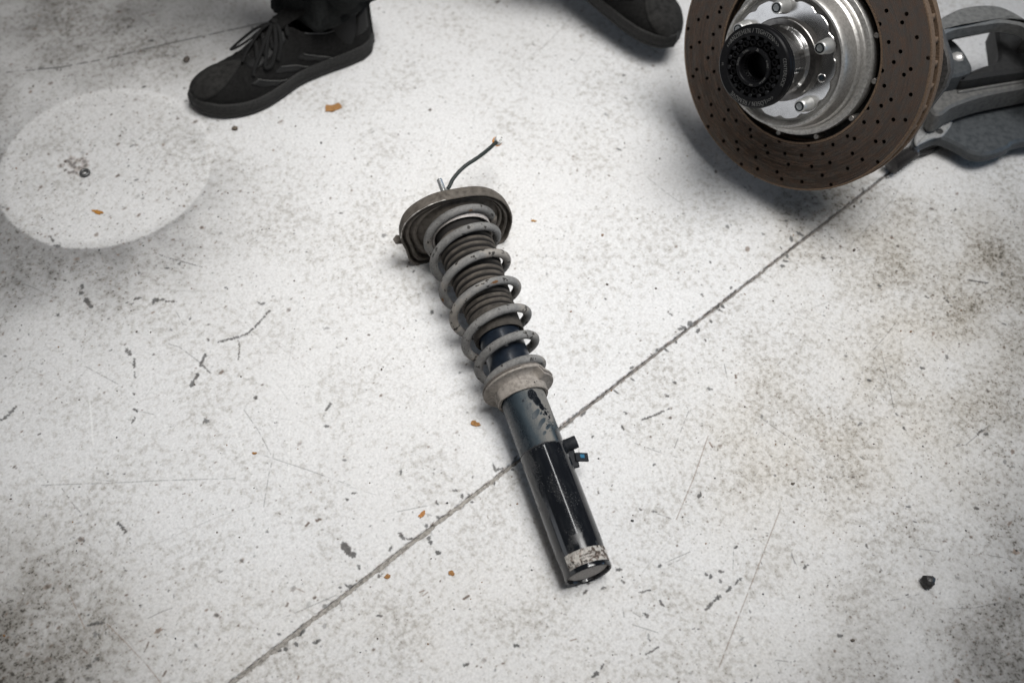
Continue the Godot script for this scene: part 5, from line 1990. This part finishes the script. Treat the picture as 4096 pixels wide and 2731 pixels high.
func make_shoe(owner_: Node3D, xf: Transform3D, mirror: bool) -> Node3D:
	var k := Transform3D(Basis.from_scale(Vector3(1, 1, -1 if mirror else 1)), Vector3.ZERO)
	var suede := mat(Color(0.002, 0.002, 0.002), Color(0.0165, 0.016, 0.0155), 0.95, 0.0, 20.0, 0.014, 0.012, 0.3)
	var smooth := mat(Color(0.004, 0.004, 0.004), Color(0.011, 0.011, 0.011), 0.6, 0.0, 18.0, 0.02, 0.01, 0.4)
	var rubber := mat(Color(0.010, 0.010, 0.0105), Color(0.044, 0.043, 0.041), 0.8, 0.0, 22.0, 0.016, 0.01, 0.35)
	var thread := plain(Color(0.11, 0.11, 0.105), 0.8)
	var pieces := {}
	var sole := Shape.new()
	var lv := [[0.0, 0.004], [0.0012, 0.0012], [0.004, 0.0004], [0.009, 0.0003], [0.0098, 0.0010], [0.0106, 0.0003], [0.020, 0.0], [0.0262, 0.0006], [0.0292, 0.0016], [0.0302, 0.0034], [0.0296, 0.0050], [0.0280, 0.0062]]
	var rows := []
	for q in lv:
		rows.append(sole_ring(q[0], q[1]))
	sole.grid(rows, true)
	var ids := rows[0] as PackedVector3Array
	sole.grp += 1
	sole.fan(ids, Vector3(0.15, 0.0008, -0.015), true)
	pieces["sole"] = [sole, rubber]
	var up := Shape.new()
	var ur := []
	var nx := 90
	for i in nx + 1:
		var x := 0.006 + (0.3235 - 0.006) * i / nx
		var ring := PackedVector3Array()
		for j in 49:
			var p := upper_at(x, j / 48.0)
			# creases where the toes bend
			var cr := 0.0012 * sin(x * 420.0 + p.z * 60.0) * exp(-pow((x - 0.232) / 0.022, 2.0)) * sin(PI * j / 48.0)
			ring.append(p + Vector3(0, cr, 0))
		ur.append(ring)
	up.grid(ur)
	# heel counter closes the back
	up.grp += 1
	var hb := PackedVector3Array()
	for j in 49:
		var p := upper_at(0.006, j / 48.0)
		hb.append(Vector3(0.002, p.y, p.z * 0.75 - 0.0075))
	up.grid([hb, ur[0]])
	pieces["upper"] = [up, suede]
	var root := Node3D.new()
	root.name = "shoe"
	owner_.add_child(root, true)
	root.transform = xf
	var made := func(s: Shape, called: String, m: Material) -> void:
		var s2 := Shape.new()
		s2.g = s.g
		s2.uv = s.uv
		for p in s.v:
			s2.v.append(k * p)
		put(s2.mesh(), called, m, root)
	for c in pieces:
		made.call(pieces[c][0], c, pieces[c][1])
	# toe cap stays the upper itself; over it lie the quarter panel, three side stripes, eyelet stay and heel tab
	var stay := Shape.new()
	overlay(stay, [Vector2(0.226, 0.50), Vector2(0.226, 0.40), Vector2(0.214, 0.30), Vector2(0.190, 0.27), Vector2(0.168, 0.26), Vector2(0.154, 0.27)], [Vector2(0.216, 0.50), Vector2(0.214, 0.44), Vector2(0.200, 0.40), Vector2(0.186, 0.39), Vector2(0.168, 0.385), Vector2(0.154, 0.38)], 0.0013, 5, 30)
	overlay(stay, [Vector2(0.226, 0.50), Vector2(0.226, 0.60), Vector2(0.214, 0.70), Vector2(0.190, 0.73), Vector2(0.168, 0.74), Vector2(0.154, 0.73)], [Vector2(0.216, 0.50), Vector2(0.214, 0.56), Vector2(0.200, 0.60), Vector2(0.186, 0.61), Vector2(0.168, 0.615), Vector2(0.154, 0.62)], 0.0013, 5, 30)
	made.call(stay, "eyelet_stay", smooth)
	var toe := Shape.new()
	overlay(toe, [Vector2(0.3225, 0.03), Vector2(0.30, 0.12), Vector2(0.274, 0.26), Vector2(0.250, 0.40), Vector2(0.229, 0.485)], [Vector2(0.3225, 0.97), Vector2(0.30, 0.88), Vector2(0.274, 0.74), Vector2(0.250, 0.60), Vector2(0.229, 0.515)], 0.0011, 16, 24)
	made.call(toe, "toe_overlay", mat(Color(0.005, 0.005, 0.005), Color(0.034, 0.033, 0.0315), 0.95, 0.0, 12.0, 0.012, 0.012, 0.3))
	for e in [[0.086], [0.129], [0.171]]:
		for sd in [0.0, 1.0]:
			var st := Shape.new()
			var a := []
			var b := []
			for i in 5:
				var f := i / 4.0
				var xa: float = e[0] + 0.046 * f
				var xb: float = e[0] + 0.017 + 0.043 * f
				a.append(Vector2(xa, t_at(xa, 0.0285 + 0.0285 * f)))
				b.append(Vector2(xb, t_at(xb, 0.0285 + 0.0255 * f)))
			if sd > 0:
				for i in 5:
					a[i].y = 1.0 - a[i].y
					b[i].y = 1.0 - b[i].y
			overlay(st, a, b, 0.0009, 4, 14)
			made.call(st, "side_stripe", smooth)
			if sd == 0.0:
				var th := Shape.new()
				th.tube(on_upper(a, 0.0016, 8), 0.0006, 5, false)
				made.call(th, "stripe_lit_stitching", thread)  # stitching, brightened to paint in the lit upper edge of the stripe
	var tab := Shape.new()
	overlay(tab, [Vector2(0.008, 0.10), Vector2(0.008, 0.2), Vector2(0.008, 0.31)], [Vector2(0.040, 0.14), Vector2(0.036, 0.22), Vector2(0.030, 0.31)], 0.0013, 5, 12)
	made.call(tab, "heel_tab", smooth)
	# topline piping, paler than the suede
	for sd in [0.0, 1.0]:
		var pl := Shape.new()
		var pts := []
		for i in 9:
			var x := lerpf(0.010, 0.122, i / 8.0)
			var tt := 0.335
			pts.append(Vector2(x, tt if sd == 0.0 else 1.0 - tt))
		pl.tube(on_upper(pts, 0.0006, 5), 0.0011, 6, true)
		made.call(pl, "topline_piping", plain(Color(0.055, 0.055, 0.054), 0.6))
	var seam := Shape.new()
	seam.tube(on_upper([Vector2(0.322, 0.05), Vector2(0.300, 0.125), Vector2(0.274, 0.265), Vector2(0.250, 0.405), Vector2(0.231, 0.47)], 0.0012, 8), 0.0005, 5, false)
	made.call(seam, "toe_seam", plain(Color(0.006, 0.006, 0.006), 0.9))
	# tongue
	var tg := Shape.new()
	var tr := []
	for i in 9:
		var f := i / 8.0
		var x := lerpf(0.205, 0.108, f)
		var ring := PackedVector3Array()
		for j in 9:
			var t := lerpf(0.36, 0.64, j / 8.0)
			var p := upper_at(maxf(x, 0.151), t)
			p.x = x
			p.y = upper_at(maxf(x, 0.151), t).y + 0.002 + f * f * 0.024
			ring.append(p)
		tr.append(ring)
	tg.grid(tr)
	made.call(tg, "tongue", suede)
	# laces: bars over the throat, then the bow
	var cloth := mat(Color(0.005, 0.005, 0.005), Color(0.020, 0.020, 0.020), 0.9, 0.0, 60.0, 0.04, 0.02, 0.3)
	for i in 5:
		var x := 0.208 - i * 0.0145
		var lc := Shape.new()
		lc.tube(on_upper([Vector2(x, 0.345 - i * 0.012), Vector2(x - 0.004, 0.42), Vector2(x - 0.008, 0.5), Vector2(x - 0.010, 0.58), Vector2(x - 0.008, 0.655 + i * 0.012)], 0.0042, 6), 0.0027, 8, true, Vector2(1.25, 0.7))
		made.call(lc, "lace", cloth)
		var ey := Shape.new()
		ey.tube(on_upper([Vector2(x - 0.001, 0.335 - i * 0.012), Vector2(x + 0.001, 0.325 - i * 0.012)], 0.0015, 4), 0.0017, 8, true)
		made.call(ey, "eyelet", plain(Color(0.003, 0.003, 0.003), 0.8))
	var kn := upper_at(0.160, 0.5) + Vector3(0.004, 0.009, 0.0)
	var knot := Shape.new()
	knot.pebble(Vector3(0.008, 0.006, 0.009), 3)
	for i in knot.v.size():
		knot.v[i] += kn
	made.call(knot, "lace_knot", cloth)
	var loops := [
		[kn, upper_out(0.184, 0.60, 0.013), upper_out(0.206, 0.665, 0.013), upper_out(0.226, 0.70, 0.011), upper_out(0.236, 0.675, 0.010), upper_out(0.228, 0.63, 0.010), upper_out(0.206, 0.585, 0.010), upper_out(0.182, 0.545, 0.011), kn],
		[kn, upper_out(0.165, 0.40, 0.010), upper_out(0.176, 0.30, 0.009), upper_out(0.190, 0.22, 0.007), upper_out(0.200, 0.235, 0.006), upper_out(0.194, 0.30, 0.008), upper_out(0.178, 0.42, 0.009), kn],
		[kn, upper_out(0.180, 0.44, 0.010), upper_out(0.200, 0.37, 0.008), upper_out(0.216, 0.31, 0.006), upper_out(0.222, 0.25, 0.004)],
		[kn, upper_out(0.178, 0.54, 0.011), upper_out(0.200, 0.53, 0.009), upper_out(0.220, 0.50, 0.006), upper_out(0.230, 0.46, 0.004)],
		[kn, upper_out(0.158, 0.40, 0.009), upper_out(0.166, 0.29, 0.007), upper_out(0.178, 0.20, 0.004)],
	]
	for i in loops.size():
		var lp := Shape.new()
		lp.tube(smooth_line(loops[i], 8), 0.0026, 8, true, Vector2(1.3, 0.7))
		made.call(lp, "lace_loop" if i < 2 else "lace_end", cloth)
	return root

func trouser(owner_: Node3D, foot: Vector3, centre: Vector3, lean: Vector3, s: int, hem: float) -> void:
	var n := FastNoiseLite.new()
	n.seed = s
	n.frequency = 9.0
	n.fractal_octaves = 3
	var rows := []
	for i in 34:
		var f := i / 33.0
		var y := hem + pow(f, 1.25) * 0.62
		var ring := PackedVector3Array()
		for j in 60:
			var a := TAU * j / 60
			var r := 0.076 + 0.010 * f
			# bunched folds above the hem, hanging straighter higher up
			var fold := n.get_noise_3d(cos(a) * 0.10, y * 1.9, sin(a) * 0.10) * lerpf(0.026, 0.012, f)
			var wave := 0.006 * sin(y * 90.0 + a * 2.0) * exp(-f * 6.0) * (0.5 + 0.5 * sin(a * 3.0 + s))
			var dip := 0.012 * sin(a + 0.6) * exp(-f * 9.0) + 0.006 * sin(a * 3.0) * exp(-f * 12.0)
			ring.append(centre + lean * f + Vector3(cos(a) * (r * 1.12 + fold + wave), y + dip, sin(a) * (r * 0.96 + fold + wave)))
		rows.append(ring)
	var inside := PackedVector3Array()
	var deep := PackedVector3Array()
	for p: Vector3 in rows[0]:
		var c := Vector3(centre.x, p.y, centre.z)
		inside.append(c + (p - c) * 0.95 + Vector3(0, 0.001, 0))
		deep.append(c + (p - c) * 0.90 + Vector3(0, 0.12, 0))
	rows.push_front(inside)
	rows.push_front(deep)
	var sh := Shape.new()
	sh.grid(rows, true)
	sh.fan(rows[rows.size() - 1], centre + lean + Vector3(0, hem + 0.62, 0))
	var cloth := mat(Color(0.006, 0.007, 0.007), Color(0.018, 0.019, 0.019), 0.95, 0.0, 20.0, 0.012, 0.02, 0.25)
	put(sh.mesh(), "trouser_leg", cloth, owner_)
	var sk := Shape.new()
	sk.tube(smooth_line([foot + Vector3(0, 0.035, 0), foot + Vector3(0, 0.09, 0), centre + Vector3(0, 0.16, 0), centre + lean * 0.35 + Vector3(0, 0.27, 0)], 6), 0.034, 20, true)
	put(sk.mesh(), "sock", plain(Color(0.006, 0.006, 0.006), 0.95), owner_)

func build_person() -> void:
	var heel := Vector3(-0.2307, 0.0, -1.5067)
	var f := Vector3(-0.9199, 0.0, 0.3921)
	var w := Vector3(0.3921, 0.0, 0.9199)
	var root := thing("person", heel, "person standing in black suede lace-up shoes and black trousers, seen from the shins down", "person")
	make_shoe(root, Transform3D(Basis(f * 1.015, Vector3.UP * 1.02, w), f * -0.0050), false)
	var leg := f * 0.060 + w * -0.047
	trouser(root, f * 0.052 + w * -0.030, leg, f * 0.03 + w * -0.07, 5, 0.094)
	# the other foot, just lifting off the floor behind, toe still low
	var toe := Vector3(0.2680, 0.0, -1.4840) - heel
	var f2 := Vector3(0.58, -0.14, 0.81).normalized()
	var w2 := Vector3(-0.81, 0.0, 0.58)
	w2 = (w2 - f2 * w2.dot(f2)).normalized()
	var up2 := w2.cross(f2).normalized()
	if up2.y < 0:
		up2 = -up2
	var x2 := Transform3D(Basis(f2, up2, f2.cross(up2)), toe + Vector3(0, 0.030, 0) - f2 * 0.325)
	make_shoe(root, x2, true)
	var a2 := x2 * Vector3(0.066, 0.0, 0.030)
	var b2 := x2 * Vector3(0.068, 0.0, 0.036)
	b2.y = a2.y
	trouser(root, a2, b2, Vector3(-0.08, 0, -0.10), 12, 0.088)

# ------------------------------------------------------------------ small things on the floor
func leaf(at: Vector3, label: String, size: Vector2, turn: float, col: Color, s: int, group := "") -> void:
	var r := RandomNumberGenerator.new()
	r.seed = s
	var poly := PackedVector2Array()
	for k in 14:
		var a := TAU * k / 14
		var q := Vector2(cos(a) * size.x, sin(a) * size.y) * 0.5 * r.randf_range(0.62, 1.12)
		poly.append(q)
	var sh := Shape.new()
	var rows := []
	for e in [1.0, 0.55, 0.12]:
		var ring := PackedVector3Array()
		for k in 14:
			var q: Vector2 = poly[k] * e
			var curl: float = 0.0012 + 0.22 * size.y * pow(q.length() / size.x * 1.6, 2.0) * (0.5 + 0.5 * sin(k * 1.3 + s)) + 0.0006 * sin(k * 2.1)
			ring.append(Vector3(q.x, curl, q.y))
		rows.append(ring)
	sh.grid(rows, true)
	sh.fan(rows[2], Vector3(0, 0.0011, 0))
	# underside 0.4 mm below, so that the scrap has thickness
	var n := sh.v.size()
	for i in range(0, n, 3):
		sh.grp = 5
		sh.tri(sh.v[i] - Vector3(0, 0.0004, 0), sh.v[i + 2] - Vector3(0, 0.0004, 0), sh.v[i + 1] - Vector3(0, 0.0004, 0))
	var o := put(up_mesh(sh), "leaf_scrap", mat(col * 0.32, col, 0.8, 0.0, 60.0, 0.03), self, Transform3D(Basis(Vector3.UP, turn), at))
	tag(o, label, "leaf", group)

func stone(at: Vector3, label: String, r: Vector3, s: int, col: Color, called := "pebble", category := "pebble", rough := 0.8) -> void:
	var sh := Shape.new()
	sh.pebble(r, s)
	var o := put(sh.mesh(), called, mat(col * 0.4, col, rough, 0.0, 40.0, 0.03, 0.02), self, Transform3D(Basis(Vector3.UP, s * 1.7), at + Vector3(0, r.y * 0.62, 0)))
	tag(o, label, category)

func build_litter() -> void:
	var amber := Color(0.43, 0.22, 0.075)
	leaf(Vector3(-0.2965, 0, -1.378), "largest scrap of dry amber leaf, on the floor beside the planted shoe", Vector2(0.031, 0.020), 0.3, amber, 3)
	leaf(Vector3(-0.643, 0, -1.152), "narrow curled amber leaf scrap inside the pale round patch", Vector2(0.021, 0.0085), -0.35, Color(0.52, 0.24, 0.04), 9)
	leaf(Vector3(-0.0499, 0, -0.7745), "amber leaf scrap lying to the left of the strut's dusty upper tube", Vector2(0.0150, 0.0085), -0.3, amber, 14)
	leaf(Vector3(-0.1170, 0, -0.6393), "pointed amber leaf scrap above the floor joint, left of the strut's foot", Vector2(0.0125, 0.0065), 0.9, Color(0.55, 0.26, 0.09), 21)
	leaf(Vector3(-0.1564, 0, -0.5538), "roundish amber leaf scrap just below the floor joint", Vector2(0.0085, 0.0075), 0.2, amber, 25)
	leaf(Vector3(-0.0767, 0, -0.5584), "amber leaf scrap midway between the floor joint and the strut's labelled end", Vector2(0.0100, 0.0072), -0.5, amber, 33)
	leaf(Vector3(-0.3459, 0, -0.7294), "tiny orange leaf scrap at the end of a thin floor scratch, left side", Vector2(0.0078, 0.0042), 0.1, amber, 37)
	leaf(Vector3(0.0330, 0, -1.1340), "tiny amber leaf scrap on the bare floor right of the strut's cable", Vector2(0.0105, 0.0046), -0.2, Color(0.55, 0.30, 0.10), 41)

	stone(Vector3(0.5200, 0, -0.5462), "angular black lump of stone alone on the dirty right-hand floor", Vector3(0.0105, 0.0085, 0.0098), 6, Color(0.026, 0.025, 0.025), "stone", "stone", 0.45)
	stone(Vector3(-0.5593, 0, -1.4930), "flat dark brown pebble at the end of a faint groove, ahead of the shoe", Vector3(0.0085, 0.0036, 0.0056), 12, Color(0.12, 0.10, 0.085))
	stone(Vector3(-0.4532, 0, -1.3292), "brownish pebble on the floor just below the toe of the planted shoe", Vector3(0.0058, 0.0040, 0.0050), 15, Color(0.16, 0.13, 0.10))
	# worn steel ring beside the stained drill hole in the pale round patch
	var rg := Shape.new()
	var pts := PackedVector3Array()
	for k in 25:
		pts.append(Vector3(cos(TAU * k / 24.0) * 0.0062, 0.0026, sin(TAU * k / 24.0) * 0.0062))
	rg.tube(pts, 0.0026, 10, false)
	tag(put(rg.mesh(), "steel_ring", mat(Color(0.04, 0.04, 0.042), Color(0.16, 0.16, 0.16), 0.5, 0.6, 50.0), self, Transform3D(Basis(), Vector3(-0.6787, 0, -1.2319))), "small dark steel ring lying beside the stained hole in the round patch", "ring")
	# loose grit that nobody could count
	var gr := Shape.new()
	gr.pebble(Vector3(0.5, 0.32, 0.42), 77)
	var mm := MultiMesh.new()
	mm.transform_format = MultiMesh.TRANSFORM_3D
	mm.use_colors = true
	mm.mesh = gr.mesh()
	var r := RandomNumberGenerator.new()
	r.seed = 808
	var list := []
	while list.size() < 900:
		var q := Vector2(r.randf_range(-1.05, 1.1), r.randf_range(-1.75, -0.38))
		var dv := dirt_and_vignette_at(q, 0.5)
		if r.randf() < 0.28 + dv.x * 0.45 + dv.y * 0.6:
			list.append(q)
	mm.instance_count = list.size()
	for i in list.size():
		var sz := 0.0011 + 0.0011 * absf(r.randfn(0, 1)) + (r.randf_range(0.0005, 0.0028) if r.randf() < 0.10 else 0.0)
		var b := Basis(Vector3.UP, r.randf() * TAU).scaled(Vector3.ONE * sz)
		mm.set_instance_transform(i, Transform3D(b, Vector3(list[i].x, sz * 0.16, list[i].y)))
		var t := r.randf()
		mm.set_instance_color(i, Color(0.10, 0.085, 0.07) if t < 0.5 else Color(0.05, 0.05, 0.05) if t < 0.8 else Color(0.20, 0.11, 0.05) if t < 0.95 else Color(0.6, 0.59, 0.57))
	var gm := StandardMaterial3D.new()
	gm.vertex_color_use_as_albedo = true
	gm.roughness = 0.85
	var go := MultiMeshInstance3D.new()
	go.multimesh = mm
	go.material_override = gm
	go.name = "grit"
	add_child(go)
	tag(go, "fine dark grit scattered thinly over the pale floor", "grit", "", "stuff")
